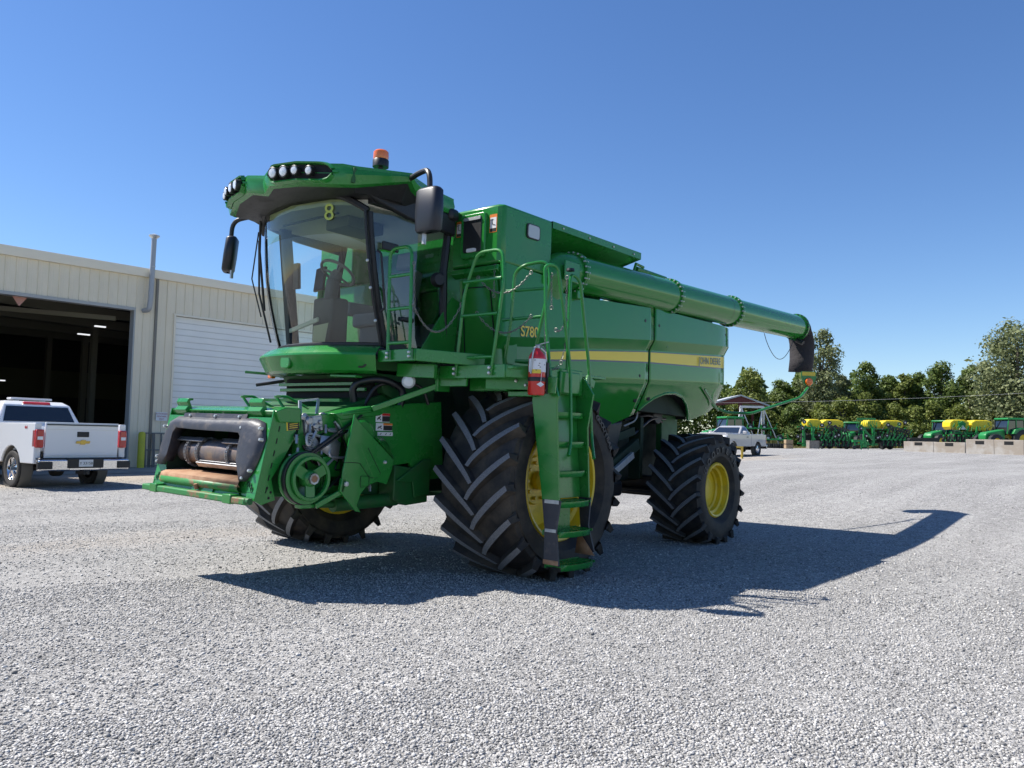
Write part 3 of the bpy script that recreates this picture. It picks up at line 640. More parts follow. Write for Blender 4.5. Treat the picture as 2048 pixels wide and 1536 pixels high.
# ---------------- rear marker light on its bent arm
b = MB(); p0 = at(1452, 825, y=1.35); p1 = at(1502, 827, y=1.7); p2 = at(1600, 795, y=2.05); p3 = at(1616, 775, y=2.05)
b.tube(fillet([Vector((-5.35, 1.1, 2.16)), p0, p1, p2, p3], .10), .022, 10); MA = b.build('marker_arm', M['green'], CH)
c = at(1617, 757, y=2.05)
def yplate(poly, y0, y1, mm, name, parent, bev=0):
    b = MB(); b.prism([(p[0], p[1]) for p in poly], 'y', y0, y1); return b.build(name, mm, parent, bev=bev)
def dirplate(c, w_, h_, mm, name, parent, poly=None, t=.006, off=0):  # faces forward and slightly outwards
    nrm = Vector((.72, .69, 0)); ux = Vector((-.69, .72, 0)); b = MB()
    poly = poly or [(-w_/2, -h_/2), (w_/2, -h_/2), (w_/2, h_/2), (-w_/2, h_/2)]
    vs = [c+ux*p[0]+Vector((0, 0, p[1]))+nrm*(off+d__) for d__ in (0, t) for p in poly]; n = len(poly)
    b.add(vs, [tuple(range(n)), tuple(range(2*n-1, n-1, -1))]+[(i, i+n, (i+1) % n+n, (i+1) % n) for i in range(n)]); return b.build(name, mm, parent)
mp = dirplate(c, 0, 0, M['green'], 'marker_plate', MA, [(-.14, .13), (-.14, 0), (-.07, -.13), (.07, -.13), (.14, 0), (.14, .13)])
dirplate(c+Vector((0, 0, .085)), .25, .07, M['decal_yellow'], 'reflector_strip', mp, off=.007, t=.002)
b = MB(); b.lathe([(0, .0), (.07, .0), (.072, .02), (.055, .04), (0, .045)], c+Vector((0, 0, -.06))+Vector((.72, .69, 0))*.006, (.72, .69, 0), 24); b.build('marker_lens', M['orange'], mp)
# ================================================================== CAB
CAB = MB()
CAB.box((.95, 0, 2.30), (1.2, 1.9, .12)); cabo = CAB.build('cab_floor', M['black'], CH, bev=.02)
# windscreen: plan curve, leaning forward towards the top
def ws(u, v):   # u -1..1 across (+ = left), v 0 bottom..1 top
    yb = .93; yt = .93
    y = u*(yb+(yt-yb)*v); xe = 1.40+(1.68-1.40)*v; xc = 1.74+(2.0-1.74)*v
    x = xe+(xc-xe)*(1-abs(u)**2.2)
    ztop = 3.90-.30*max(0, abs(u)-.62)**1.5/.38**1.5*.6; z = 2.38+(ztop-2.38)*v
    return Vector((x+.05*math.sin(math.pi*v), y*(1+.02*math.sin(math.pi*v)), z))
NU, NV = 28, 16
b = MB(); b.grid([[ws(-1+2*i/NU, j/NV*.74) for i in range(NU+1)] for j in range(NV+1)]); wso = b.build('windscreen', M['glass'], CH, smooth=80)
b = MB(); b.grid([[ws(-1+2*i/NU, .74+.26*j/6) for i in range(NU+1)] for j in range(7)]); b.build('windscreen_tint_band', M['tint'], wso, smooth=80)
b = MB(); b.tube([ws(-1+2*i/NU, 0)+Vector((.004, 0, .012)) for i in range(NU+1)], .022, 6); b.build('windscreen_seal', M['black'], wso)
b = MB(); b.tube([ws(-1+2*i/NU, 1)+Vector((0, 0, .01)) for i in range(NU+1)], .035, 6); b.build('windscreen_seal', M['black'], wso)
o8 = text_mesh('8', .24, frame_of(ws(.60, .875)+Vector((.014, .010, 0)), (ws(.61, .87)-ws(.59, .87)), (ws(.60, .9)-ws(.60, .8))), M['num'], 'marker_number', wso, ext=.001, bold=.001)
# pillars
for s in (1, -1):
    e = [ws(s*1.0, j/8)+Vector((-.02, .0, 0)) for j in range(9)]; b = MB(); b.tube(e, .033 if s > 0 else .02, 8); b.build('front_pillar', M['black'], CH)
b = MB(); b.bar((1.30, -.80, 2.40), (1.50, -.80, 3.86), .10, .13); b.build('inner_pillar', M['black'], CH, bev=.02)
for s in (1, -1):
    b = MB(); b.tube([(.50, .93*s, 2.30), (.58, .95*s, 2.8), (.60, .95*s, 3.3), (.52, .93*s, 3.86)], .045, 8); b.build('door_pillar', M['black'], CH)
    b = MB(); b.tube([(.15, .88*s, 2.3), (.12, .88*s, 3.86)], .03, 8); b.build('rear_pillar', M['black'], CH)
b = MB()
for s in (1, -1): b.bar((1.66, .93*s, 3.84), (.5, .93*s, 3.84), .07, .06); b.bar((1.38, .93*s, 2.40), (.5, .93*s, 2.36), .05, .08)
b.bar((.12, -.88, 2.4), (.12, .88, 2.4), .05, .08); b.bar((.12, -.88, 3.84), (.12, .88, 3.84), .05, .06)
b.build('cab_frame', M['black'], CH)
# side and rear glass
for s in (1, -1):
    b = MB(); rows = []
    for j in range(9):
        v = j/8; f = ws(s, v)+Vector((-.03, 0, 0)); r_ = Vector((.52+.08*math.sin(math.pi*v), .935*s, 2.42+1.4*v)); rows.append([f.lerp(r_, i/6)+Vector((0, .03*s*math.sin(math.pi*i/6), 0)) for i in range(7)])
    b.grid(rows); b.build('side_window', M['glass_d'] if s > 0 else M['glass_s'], CH, smooth=80)
    b = MB(); b.grid([[(.52, .93*s, 2.42), (.14, .88*s, 2.42)], [(.54, .93*s, 3.82), (.13, .88*s, 3.82)]]); b.build('rear_quarter_window', M['glass_s'], CH)
b = MB(); b.add([(.12, -.86, 2.8), (.12, .86, 2.8), (.12, .86, 3.8), (.12, -.86, 3.8)], [(0, 1, 2, 3)]); b.build('rear_window', M['glass_s'], CH, smooth=0)
b = MB(); b.box((.14, 0, 2.58), (.04, 1.7, .42)); b.build('cab_rear_panel', M['trim'], CH)
# lower green panel of the door side
b = MB(); b.prism([(.95, 2.36), (.42, 2.36), (.36, 2.98), (.48, 3.02)], 'y', .965, .985); b.build('door_lower_panel', M['green'], CH, bev=.004)
b = MB(); b.lathe([(0, 0), (.075, 0), (.085, .03), (.06, .08), (0, .08)], (.72, .965, 3.17), (.3, 1, 0), 20); b.build('door_lamp', M['black'], CH)
for q, sz_ in (((1.42, .99, 3.40), (.22, .025, .09)), ((1.14, .985, 2.68), (.18, .03, .05))): b = MB(); b.box(q, sz_); b.build('door_hinge', M['black'], CH, bev=.02)
b = MB(); b.tube(fillet([(1.52, 1.0, 2.72), (1.50, 1.04, 2.75), (1.58, 1.04, 3.3), (1.6, 1.0, 3.33)], .03), .012); b.build('door_handle', M['black'], CH)
# headliner
b = MB(); b.prism([(1.95, .0), (1.86, .55), (1.64, .88), (.2, .88), (.2, -.88), (1.64, -.88), (1.86, -.55)], 'z', 3.80, 3.86); b.build('headliner', M['liner'], CH)
b = MB(); b.bar((1.72, -.5, 3.76), (1.72, .5, 3.76), .03, .02); b.box((1.30, .25, 3.73), (.5, .38, .12)); b.build('roof_console', M['trim'], CH, bev=.03)
b = MB(); b.lathe([(0, 0), (.11, .02), (.12, .05), (0, .05)], (1.42, .12, 3.69), (0, 0, 1), 18); b.build('interior_mirror', M['black'], CH)
# seat, wheel, monitor
b = MB(); b.box((.62, .0, 2.78), (.52, .54, .16)); b.bar((.42, 0, 2.82), (.30, 0, 3.42), .50, .14); b.bar((.31, 0, 3.46), (.28, 0, 3.66), .28, .10); b.box((.62, 0, 2.55), (.4, .4, .35)); b.box((.66, -.36, 2.93), (.5, .12, .16)); b.box((.60, .36, 2.93), (.4, .08, .06))
b.build('operator_seat', M['seatmat'], CH, bev=.045, seg=3)
b = MB(); cc = Vector((1.24, -.10, 3.27)); axd = Vector((-.55, 0, .83)).normalized(); ux = Vector((0, 1, 0)); uy = axd.cross(ux)
b.tube([cc+(ux*math.cos(2*math.pi*k/28)+uy*math.sin(2*math.pi*k/28))*.205 for k in range(28)], .017, 8, closed=True)
for a in (90, 210, 330): b.tube([cc-axd*.03, cc+(ux*math.cos(R_(a))+uy*math.sin(R_(a)))*.2], .014, 6)
b.lathe([(0, .01), (.06, 0), (.07, -.05), (.05, -.12), (0, -.12)], cc, axd, 16); swo = b.build('steering_wheel', M['trim'], CH)
b = MB(); b.bar(cc-axd*.1, (1.42, -.06, 2.45), .11, .14); b.box((1.36, -.04, 2.70), (.24, .34, .5)); b.build('steering_column', M['trim'], CH, bev=.03)
b = MB(); b.bar((1.30, -.36, 3.08), (1.24, -.40, 3.36), .035, .17, up=(0, 1, 0)); b.build('monitor', M['black'], CH, bev=.01)
b = MB(); b.bar((1.36, -.70, 3.12), (1.38, -.70, 3.42), .05, .10, up=(0, 1, 0)); b.build('corner_post_display', M['trim'], CH, bev=.01)
b = MB(); b.add([(1.70, .12, 2.42), (1.70, .34, 2.42), (1.68, .36, 2.62), (1.68, .10, 2.60)], [(0, 1, 2, 3)]); b.build('paper_sheet', mat('paper_note', (.62, .62, .45), .8), CH, smooth=0)
b = MB(); b.bar((1.52, -.56, 2.60), (1.62, .10, 2.68), .03, .05); b.build('sun_shade_bar', M['liner'], CH, bev=.01)
# wipers on the far side
b = MB(); b.tube([ws(-1, .95)+Vector((.05, -.03, 0)), ws(-1, .5)+Vector((.07, -.06, 0)), ws(-1, .08)+Vector((.06, -.04, 0))], .012); b.tube([ws(-.97, 1.0)+Vector((.06, -.02, 0)), ws(-1, .62)+Vector((.12, -.1, 0)), ws(-1, .30)+Vector((.07, -.1, 0))], .008)
b.tube([ws(-.85, 1.0)+Vector((.05, 0, .02)), ws(-.99, .85)+Vector((.05, -.02, 0)), ws(-1.0, .35)+Vector((.055, -.03, 0))], .014); b.build('wiper', M['black'], CH)
b = MB(); b.tube([ws(.99, j/10)+Vector((.035, .01, 0)) for j in range(11)], .014); b.build('wiper_blade', M['black'], CH)
for v in (.42, .62, .18):
    b = MB(); p = ws(.99, v)+Vector((.06, .02, 0)); b.lathe([(0, 0), (.018, 0), (.012, .012), (0, .014)], p, (1, .5, 0), 10); b.build('pillar_bolt', M['bolt'], CH)

# ---------------- roof
RZ = 4.24
plan = [(2.37, .20), (2.29, .60), (2.09, 1.02), (1.98, 1.10), (1.42, 1.28), (1.30, 1.20), (.95, 1.07), (.55, 1.02), (.36, .8), (.30, 0)]
planz = [4.11, 4.11, 4.08, 4.07, 4.12, 4.12, 4.12, 4.11, 4.10, 4.10]
zb_ = [3.93, 3.91, 3.88, 3.89, 4.04, 4.0, 3.95, 3.93, 3.92, 3.92]
full = [(2.30, 0)]+plan; fz = [4.09]+planz; fb = [3.90]+zb_
L_ = [(x, y, z, zb) for (x, y), z, zb in zip(full, fz, fb)]
loop = L_+[(x, -y, z, zb) for x, y, z, zb in reversed(L_[1:-1])]
b = MB(); rows = []
for k, (s, dz) in enumerate(((0, .12), (.35, .11), (.7, .07), (.93, .02), (1, 0))):
    cx_ = 1.25; rows.append([(cx_+(x-cx_)*s, y*s, z+(RZ-.12-z)*(1-s)+dz*(1 if s < 1 else 0)) for x, y, z, zb in loop+[loop[0]]])
rows.append([(x, y, z-.03) for x, y, z, zb in loop+[loop[0]]])
b.grid(rows); rfo = b.build('cab_roof', M['green'], CH, smooth=40)
# green fascia all round
b = MB(); rows = [[(x, y, z-.03) for x, y, z, zb in loop+[loop[0]]], [(1.25+(x-1.25)*1.012, y*1.012, (z+zb)/2) for x, y, z, zb in loop+[loop[0]]], [(1.25+(x-1.25)*.99, y*.99, zb) for x, y, z, zb in loop+[loop[0]]], [(1.25+(x-1.25)*.94, y*.94, zb-.012) for x, y, z, zb in loop+[loop[0]]]]
b.grid(rows); b.build('roof_fascia', M['green'], rfo, smooth=30)
# underside, black
b = MB(); rows = [[(1.25+(x-1.25)*.94, y*.94, zb-.012) for x, y, z, zb in loop+[loop[0]]], [(1.25+(x-1.25)*.86, y*.86, 3.86) for x, y, z, zb in loop+[loop[0]]], [(1.2+(x-1.2)*.5, y*.5, 3.87) for x, y, z, zb in loop+[loop[0]]]]
b.grid(rows); b.build('roof_underside', M['black'], rfo, smooth=30)
for s in (1, -1): b = MB(); b.prism([(1.98, 3.93), (1.55, 3.97), (.5, 3.93), (.5, 3.70), (1.2, 3.74), (1.62, 3.82)], 'y', .955*s, 1.02*s); b.build('roof_side_liner', M['black'], rfo, bev=.02)
b = MB(); b.box((.55, 1.0, 3.93), (.16, .12, .14)); b.build('roof_rear_corner', M['black'], rfo, bev=.05, seg=4)
# light pods
def podframe(y0, y1, s):
    def P_(y): return float(np.interp(y, [.20, .60, 1.02], [2.37, 2.29, 2.09]))
    def Zt(y): return float(np.interp(y, [.20, .60, 1.02], [4.11, 4.11, 4.08]))
    def Zb(y): return float(np.interp(y, [.20, .60, 1.02], [3.93, 3.91, 3.88]))
    return P_, Zt, Zb
P_, Zt, Zb = podframe(0, 1, 1)
for s in (1, -1):
    b = MB(); N = 20; rows = [[], [], []]
    ys_ = np.linspace(.24, .95, N)
    rr = [[], [], [], []]
    for i, y in enumerate(ys_):
        t = i/(N-1); hz = .078*math.sqrt(max(0.02, 1-max(0, (t-.8)/.2)**2))*math.sqrt(max(.02, 1-max(0, (.1-t)/.1)**2)); zc = (Zt(y)*.5+Zb(y)*.5)+.012; x = P_(y)+.045
        rr[0].append((x, y*s, zc+hz)); rr[1].append((x-.03, y*s, zc+hz*.9)); rr[2].append((x-.03, y*s, zc-hz*.9)); rr[3].append((x, y*s, zc-hz))
    b.grid(rr[1:3]); b.build('light_recess', M['dark'], rfo)
    b = MB(); b.grid([[(p[0]-.04, p[1], p[2]+.028) for p in rr[0]], [(p[0]+.006, p[1], p[2]+.016) for p in rr[0]], rr[0], rr[1]]); b.grid([rr[2], rr[3], [(p[0]+.006, p[1], p[2]-.016) for p in rr[3]], [(p[0]-.05, p[1], p[2]-.03) for p in rr[3]]])
    e1 = [rr[q][-1] for q in (1, 2)]
    b.grid([[(p[0]-.04, p[1]+.05*s, p[2]) for p in (rr[0][-1], rr[3][-1])], [(p[0]+.004, p[1]+.018*s, p[2]) for p in (rr[0][-1], rr[3][-1])], [rr[1][-1], rr[2][-1]]])
    b.grid([[(p[0]-.05, p[1]-.06*s, p[2]) for p in (rr[0][0], rr[3][0])], [(p[0]+.004, p[1]-.02*s, p[2]) for p in (rr[0][0], rr[3][0])], [rr[1][0], rr[2][0]]])
    b.build('light_pod_frame', M['green'], rfo, smooth=30)
    for k, y in enumerate((.33, .47, .61, .75)):
        c = Vector((P_(y)+.035, y*s, (Zt(y)+Zb(y))/2+.01)); rd = .052 if k < 2 else .043; dr = Vector((1, .22*s, -.10)).normalized()
        b = MB(); b.lathe([(rd*.5, -.04), (rd*1.12, -.0), (rd*1.16, .05), (rd*1.0, .055)], c, dr, 20); wl = b.build('work_light', M['black'], rfo)
        b = MB(); b.lathe([(rd*1.0, .045), (rd*.75, .058), (0, .062)], c, dr, 20); b.build('lens', M['lamp'], wl)
    b = MB(); b.bar((2.01, 1.085*s, 3.90), (2.0, 1.085*s, 4.05), .03, .03); b.build('fascia_joint', M['green_dark'], rfo)
# beacon
c = Vector((1.42, .78, 4.235)); b = MB(); b.cyl(c+Vector((0, 0, -.1)), c+Vector((0, 0, .05)), .025); b.lathe([(.0, .04), (.085, .04), (.085, .11), (.078, .12)], c, (0, 0, 1), 24); be = b.build('beacon', M['black'], rfo)
b = MB(); b.lathe([(.078, .12), (.083, .14), (.08, .20), (.066, .215), (0, .22)], c, (0, 0, 1), 24); b.build('beacon_dome', M['orange'], be)
# mirrors
for s in (1, -1):
    b = MB(); b.tube(fillet([(1.40, 1.20*s, 4.07), (1.52, 1.50*s, 4.06), (1.62, 1.74*s, 4.02), (1.62, 1.765*s, 3.7)], .12, 8), .027, 10); am = b.build('mirror_arm', M['black'], CH)
    b = MB(); rows = []; K = 24
    for z, sx, sy in ((3.83, .2, .3), (3.825, .7, .8), (3.80, .95, .95), (3.6, 1.0, 1.0), (3.43, .95, .95), (3.405, .8, .84), (3.398, .2, .3)):
        rows.append([(1.63+.075*sx*math.copysign(abs(math.cos(2*math.pi*k/K))**.6, math.cos(2*math.pi*k/K)), 1.765*s+.155*sy*math.copysign(abs(math.sin(2*math.pi*k/K))**.6, math.sin(2*math.pi*k/K)), z) for k in range(K+1)])
    if s < 0:
        Mr = Matrix.Rotation(R_(-38), 3, 'Z'); cc0 = Vector((1.63, -1.72, 3.6))
        rows = [[Mr@(Vector(p)-cc0+Vector((0, -.045, 0)))+cc0+Vector((0, -.18*(3.85-p[2]), 0)) for p in r] for r in rows]
    b.grid(rows); b.build('mirror_shell', M['mirror_black'], am, smooth=50)
    b = MB(); b.box((1.62, 1.70*s, 3.35), (.03, .03, .1)); b.build('mirror_bracket', M['zinc'], am)

# ---------------- bright green shroud under the windscreen
b = MB(); NS = 26
def shx(u, top): return (1.42 if top else 1.50)+((.36) if top else .40)*(1-abs(u)**2.4)
rows = []
for dz, off, yo in ((2.375, -.01, .93), (2.37, .03, .95), (2.345, .09, .99), (2.285, .16, 1.02), (2.265, .165, 1.025), (2.11, .10, .97), (2.085, .06, .94), (2.08, -.1, .9)):
    rows.append([(shx(-1+2*i/NS, 1)+off, yo*(-1+2*i/NS), dz-.0*abs(-1+2*i/NS)) for i in range(NS+1)])
b.grid(rows); sh = b.build('front_shroud', M['green'], CH, smooth=28)
b = MB(); b.prism([(-.02+p[0]+.0, 2.195+p[1]) for p in rounded_rect(.17, .14, .05)], 'x', 1.85, 1.935); b.build('badge_cover', M['green'], sh, bev=.012)
for s in (1,):
    b = MB(); b.lathe([(.07, -.02), (.07, .015), (.05, .02)], (1.625, .86*s, 2.205), (1, .55*s, -.1), 24); fl = b.build('shroud_lamp', M['black'], sh)
    b = MB(); b.lathe([(.05, .012), (.03, .022), (0, .024)], (1.625, .86*s, 2.205), (1, .55*s, -.1), 20); b.build('lens', M['lamp'], fl)
b = MB(); b.box((1.47, -.96, 2.09), (.06, .08, .05)); b.build('corner_lamp', M['orange'], sh, bev=.01)
b = MB(); b.prism([(1.4, 2.1), (.3, 2.1), (.2, 1.75), (.9, 1.72), (1.3, 1.9)], 'y', -.85, .85); b.box((1.0, 0, 2.2), (1.1, 1.8, .14)); b.build('cab_subframe', M['green_dark'], CH, bev=.01)
b = MB(); b.bar((1.66, .46, 2.06), (1.6, .80, 2.05), .11, .025); b.build('foot_tray', M['green'], CH, bev=.006)
# far side levers
b = MB(); b.bar(at(490, 744, y=-1.25), at(560, 750, y=-1.05), .05, .03); b.bar(at(560, 752, y=-1.1), at(600, 755, y=-.95), .10, .05); b.build('step_bracket', M['green'], CH, bev=.006)
b = MB(); b.tube([at(512, 770, y=-1.2), at(585, 760, y=-.95)], .02); b.build('support_lever', M['black'], CH)

# ---------------- feeder house
FH = MB()
FH.prism([(2.05, 1.66), (2.05, .88), (.75, .80), (.55, 1.0), (.55, 2.0), (.8, 2.02), (1.9, 1.70)], 'y', -.78, .78)
for s in (1, -1): FH.prism([(2.66, 1.6), (2.74, .90), (2.0, .87), (2.0, 1.66)], 'y', .775*s, .80*s)
FH.prism([(2.62, 1.60), (2.62, 1.56), (2.0, 1.62), (2.0, 1.665)], 'y', -.79, .79); FH.prism([(2.74, .93), (2.74, .88), (2.0, .85), (2.0, .90)], 'y', -.79, .79)
fh = FH.build('feeder_house', M['green_dark'], CH, bev=.02)
# front frame with an opening
b = MB()
def ff(y, z, off=0): # front plane leans: x 2.67 at z1.65 -> 2.82 at z .85
    return Vector((2.67+(1.65-z)*.19+off, y, z))
fo = [(-.93, 1.60), (.93, 1.60), (.93, .86), (-.93, .86)]; fi = [(-.76, 1.50), (.76, 1.50), (.76, 1.03), (-.76, 1.03)]
vs = [ff(y, z) for y, z in fo]+[ff(y, z) for y, z in fi]+[ff(y, z, -.45) for y, z in fi]
b.add(vs, [(0, 1, 5, 4), (1, 2, 6, 5), (2, 3, 7, 6), (3, 0, 4, 7)]); b.add(vs[4:8]+vs[8:12], [(0, 1, 5, 4), (1, 2, 6, 5), (2, 3, 7, 6), (3, 0, 4, 7)], 1)
b.build('front_frame', [M['green'], M['under']], fh, smooth=20)  # inner faces nearly black, the shade of the opening is in their colour
b = MB(); b.add([ff(y, z, -.62) for y, z in ((-.78, 1.6), (.78, 1.6), (.78, .95), (-.78, .95))], [(0, 1, 2, 3)]); b.build('throat_shade', M['dark'], fh)  # black sheet, paints the shade deep in the opening
# top beam
b = MB(); b.prism([(2.64, 1.60), (2.665, 1.66), (2.55, 1.70), (2.40, 1.69), (2.40, 1.56), (2.62, 1.56)], 'y', -.93, .98); b.build('top_beam', M['green'], fh, bev=.008)
# side plates
for s in (1, -1):
    b = MB(); b.prism([(2.665, 1.67), (2.40, 1.70), (2.43, 1.42), (2.60, 1.14), (2.66, 1.05), (2.61, .86), (2.75, .82), (2.825, .86)], 'y', .93*s, .945*s); sp_ = b.build('side_plate', M['green'], fh, bev=.002)
    b = MB()
    for k in range(6):
        z = 1.50-.11*k; x = 2.62+(1.65-z)*.19-.05; b.bar((x, .9462*s, z+.025), (x+.01, .9462*s, z-.025), .003, .010)
    for (x, z) in ((2.66, .93), (2.70, .97), (2.68, .88)): b.cyl((x, .944*s, z), (x, .9475*s, z), .012, 10)
    b.build('plate_slots', M['dark'], sp_)
    b = MB(); b.add([ff(s*.935, 1.06, .004), ff(s*.735, 1.06, .004), ff(s*.735, .93, .004), ff(s*.93, .93, .004)], [(0, 1, 2, 3)]); b.build('latch_plate', M['green'], fh)
    b = MB()
    for k, (y, z) in enumerate(((.84, 1.02), (.885, 1.005), (.915, .975))):
        c = ff(s*y-.04*s, z-.02, .008); b.tube([c+Vector((0, math.cos(a)*.016, math.sin(a)*.024)) for a in [2*math.pi*q/14 for q in range(14)]], .0035, 5, closed=True)
    b.build('latch_slots', M['dark'], fh)
d1 = dict()
b = MB(); c0 = Vector((2.47, .948, 1.545))
b.box((2.462, .9475, 1.545), (.14, .003, .105), rot=(0, .12, 0)); dd = b.build('warning_decal', M['decal_yellow'], fh)
b = MB(); b.box((2.456, .9498, 1.53), (.12, .002, .07), rot=(0, .12, 0)); b.build('decal_field', M['decal_black'], dd)
b = MB()
for k in range(3): b.box((2.456, .9514, 1.55-.018*k), (.09, .001, .007), rot=(0, .12, 0))
b.build('decal_text_lines', M['decal_yellow'], dd)
# rubber seal around the opening: arch shape bulging forward
def seal(name, pts_o, pts_i, bul):
    b = MB(); rows = [[ff(y, z, .006) for y, z in pts_o], [ff(y*.3+Y*.7, z*.3+Z*.7, .03+bul) for (Y, Z), (y, z) in zip(pts_o, pts_i)], [ff(y*.6+Y*.4, z*.6+Z*.4, .045+bul) for (Y, Z), (y, z) in zip(pts_o, pts_i)], [ff(y, z, .035+bul) for y, z in pts_i], [ff(y, z, -.06) for y, z in pts_i]]
    b.grid(rows); return b.build(name, M['seal'], fh, smooth=60, solid=.008)
po = [(-.95, 1.10), (-.96, 1.25), (-.93, 1.42), (-.87, 1.53), (-.72, 1.585), (-.35, 1.585), (0, 1.58), (.35, 1.585), (.72, 1.585), (.87, 1.55), (.93, 1.40), (.90, 1.25), (.84, 1.10), (.76, 1.02)]
pi_ = [(-.78, 1.09), (-.72, 1.2), (-.71, 1.32), (-.71, 1.42), (-.66, 1.475), (-.33, 1.465), (0, 1.46), (.33, 1.46), (.52, 1.455), (.56, 1.42), (.56, 1.32), (.58, 1.2), (.66, 1.09), (.70, 1.02)]
seal('rubber_seal', po, pi_, .010)
b = MB(); b.add([ff(-.62, 1.625, .01), ff(.55, 1.625, .01), ff(.55, 1.575, .015), ff(-.62, 1.575, .015)], [(0, 1, 2, 3)]); b.build('seal_strip', M['seal'], fh, smooth=0)
b = MB()
for y, z in ((-.48, 1.60), (.0, 1.60), (.43, 1.60), (-.90, 1.48), (-.88, 1.12), (.86, 1.50), (.90, 1.40), (.83, 1.12), (.74, 1.05), (.55, 1.50), (-.91, 1.17)):
    p = ff(y, z, .02 if z > 1.59 else .05); b = MB(); b.lathe([(0, .012), (.012, .010), (.016, 0), (.016, -.03)], p, (1, 0, .19), 10); b.build('seal_bolt', M['bolt'], fh)
# hooks on the beam
for y in (-.70, .66):
    b = MB(); pr = [(2.66, 1.60), (2.70, 1.655), (2.665, 1.70), (2.685, 1.735), (2.665, 1.775), (2.615, 1.775), (2.615, 1.755), (2.645, 1.752), (2.65, 1.735), (2.632, 1.70), (2.62, 1.66)]
    b.prism(pr, 'y', y-.11, y+.11); b.build('hook', M['green'], fh, bev=.004)
for y in (.15, .93-.20):
    b = MB(); p0 = Vector((2.30, y-.26, 1.80)); 
    b.bar((2.46, y-.10, 1.80), (2.40, y+.16-.26, 1.80), .02, .02)
    b.tube(fillet([(2.40, y-.02, 1.69), (2.42, y-.14, 1.805), (2.30, y-.14, 1.81), (2.14, y-.0, 1.70)], .02), .013); b.build('lift_handle', M['green'], fh)
# drum, chains, slats
dc = ff(0, 1.23, -.17); b = MB(); prof = [(.0, -.66), (.075, -.66), (.098, -.52)]
prof = [(0, -.74), (.105, -.74), (.105, -.60), (.118, -.595), (.118, -.46), (.125, -.30), (.138, -.12), (.138, .12), (.125, .30), (.118, .46), (.118, .595), (.105, .60), (.105, .74), (0, .74)]
b.lathe(prof, dc, (0, 1, 0), 36); dr = b.build('feeder_drum', M['drum'], fh, smooth=40)
for y in (-.50, -.28, .28, .50):
    b = MB()
    for k in range(26):
        a = 2*math.pi*k/26
        for dy in (-.014, .014):
            c = dc+Vector((math.cos(a)*.142, y+dy, math.sin(a)*.142)); t = Vector((-math.sin(a), 0, math.cos(a)))
            b.bar(c-t*.014, c+t*.014, .006, .022, up=(math.cos(a), 0, math.sin(a)))
        c = dc+Vector((math.cos(a)*.142, y, math.sin(a)*.142)); b.cyl(c-Vector((0, .02, 0)), c+Vector((0, .02, 0)), .007, 6)
    b.build('conveyor_chain', M['steel'] if y != 9 else M['rust'], dr, smooth=0)
for (y0, y1, a) in ((-.72, -.22, 52), (.15, .70, 52), (-.28, .50, -42), (-.2, .5, 128)):
    b = MB(); e = Vector((math.cos(R_(a)), 0, math.sin(R_(a)))); t = Vector((-math.sin(R_(a)), 0, math.cos(R_(a)))); c = dc+e*.165
    b.bar(c+Vector((0, y0, 0)), c+Vector((0, y1, 0)), .014, .055, up=e.cross(Vector((0, 1, 0)))); b.bar(c+Vector((0, y0, 0))+t*.02-e*.02, c+Vector((0, y1, 0))+t*.02-e*.02, .035, .01, up=e)
    b.build('conveyor_slat', M['steel'], dr, bev=.003)
# lower lip and cross bars
b = MB(); rows = []
for x, z in ((2.62, 1.055), (2.80, 1.035), (2.845, 1.02), (2.855, .985), (2.835, .965)): rows.append([(x, -.72, z), (x, 0, z-.004), (x, .72, z)])
b.grid(rows); b.build('worn_lip', M['rust'], fh, smooth=40, solid=.008)
b = MB(); rows = []
for x, z in ((2.858, 1.005), (2.862, .965), (2.842, .940), (2.80, .935)): rows.append([(x, -.72, z-.02), (x, .72, z-.02)])
b.grid(rows); b.build('lip_edge', M['worn'], fh, smooth=30, solid=.006)
b = MB(); b.add([ff(-.70, .96, .005), ff(.70, .96, .005), ff(.70, .86, .02), (ff(.0, .855, .03)), ff(-.70, .86, .02)], [(0, 1, 2, 3, 4)]); b.add([ff(-.1, .955, .03), ff(.28, .955, .03), ff(.28, .87, .035), ff(-.1, .87, .035)], [(0, 1, 2, 3)]); b.build('skid_plate', M['green'], fh, smooth=0)
b = MB(); b.bar((2.87, -.98, .855), (2.87, .93, .855), .09, .06); cb = b.build('lower_cross_bar', M['worn'], fh, bev=.012)
for y in (-.80, .58): b = MB(); b.bar((2.873, y, .86), (2.873, y+.14, .86), .10, .085); b.build('bar_clamp', M['green'], cb, bev=.008)
b = MB(); b.cyl((2.88, .90, .86), (2.88, .97, .86), .03, 12); b.build('bar_end', M['green_dark'], cb)
b = MB(); b.cyl((2.86, .02, .90), (2.875, .02, .95), .02, 10); b.build('latch_pin', M['rust'], fh)
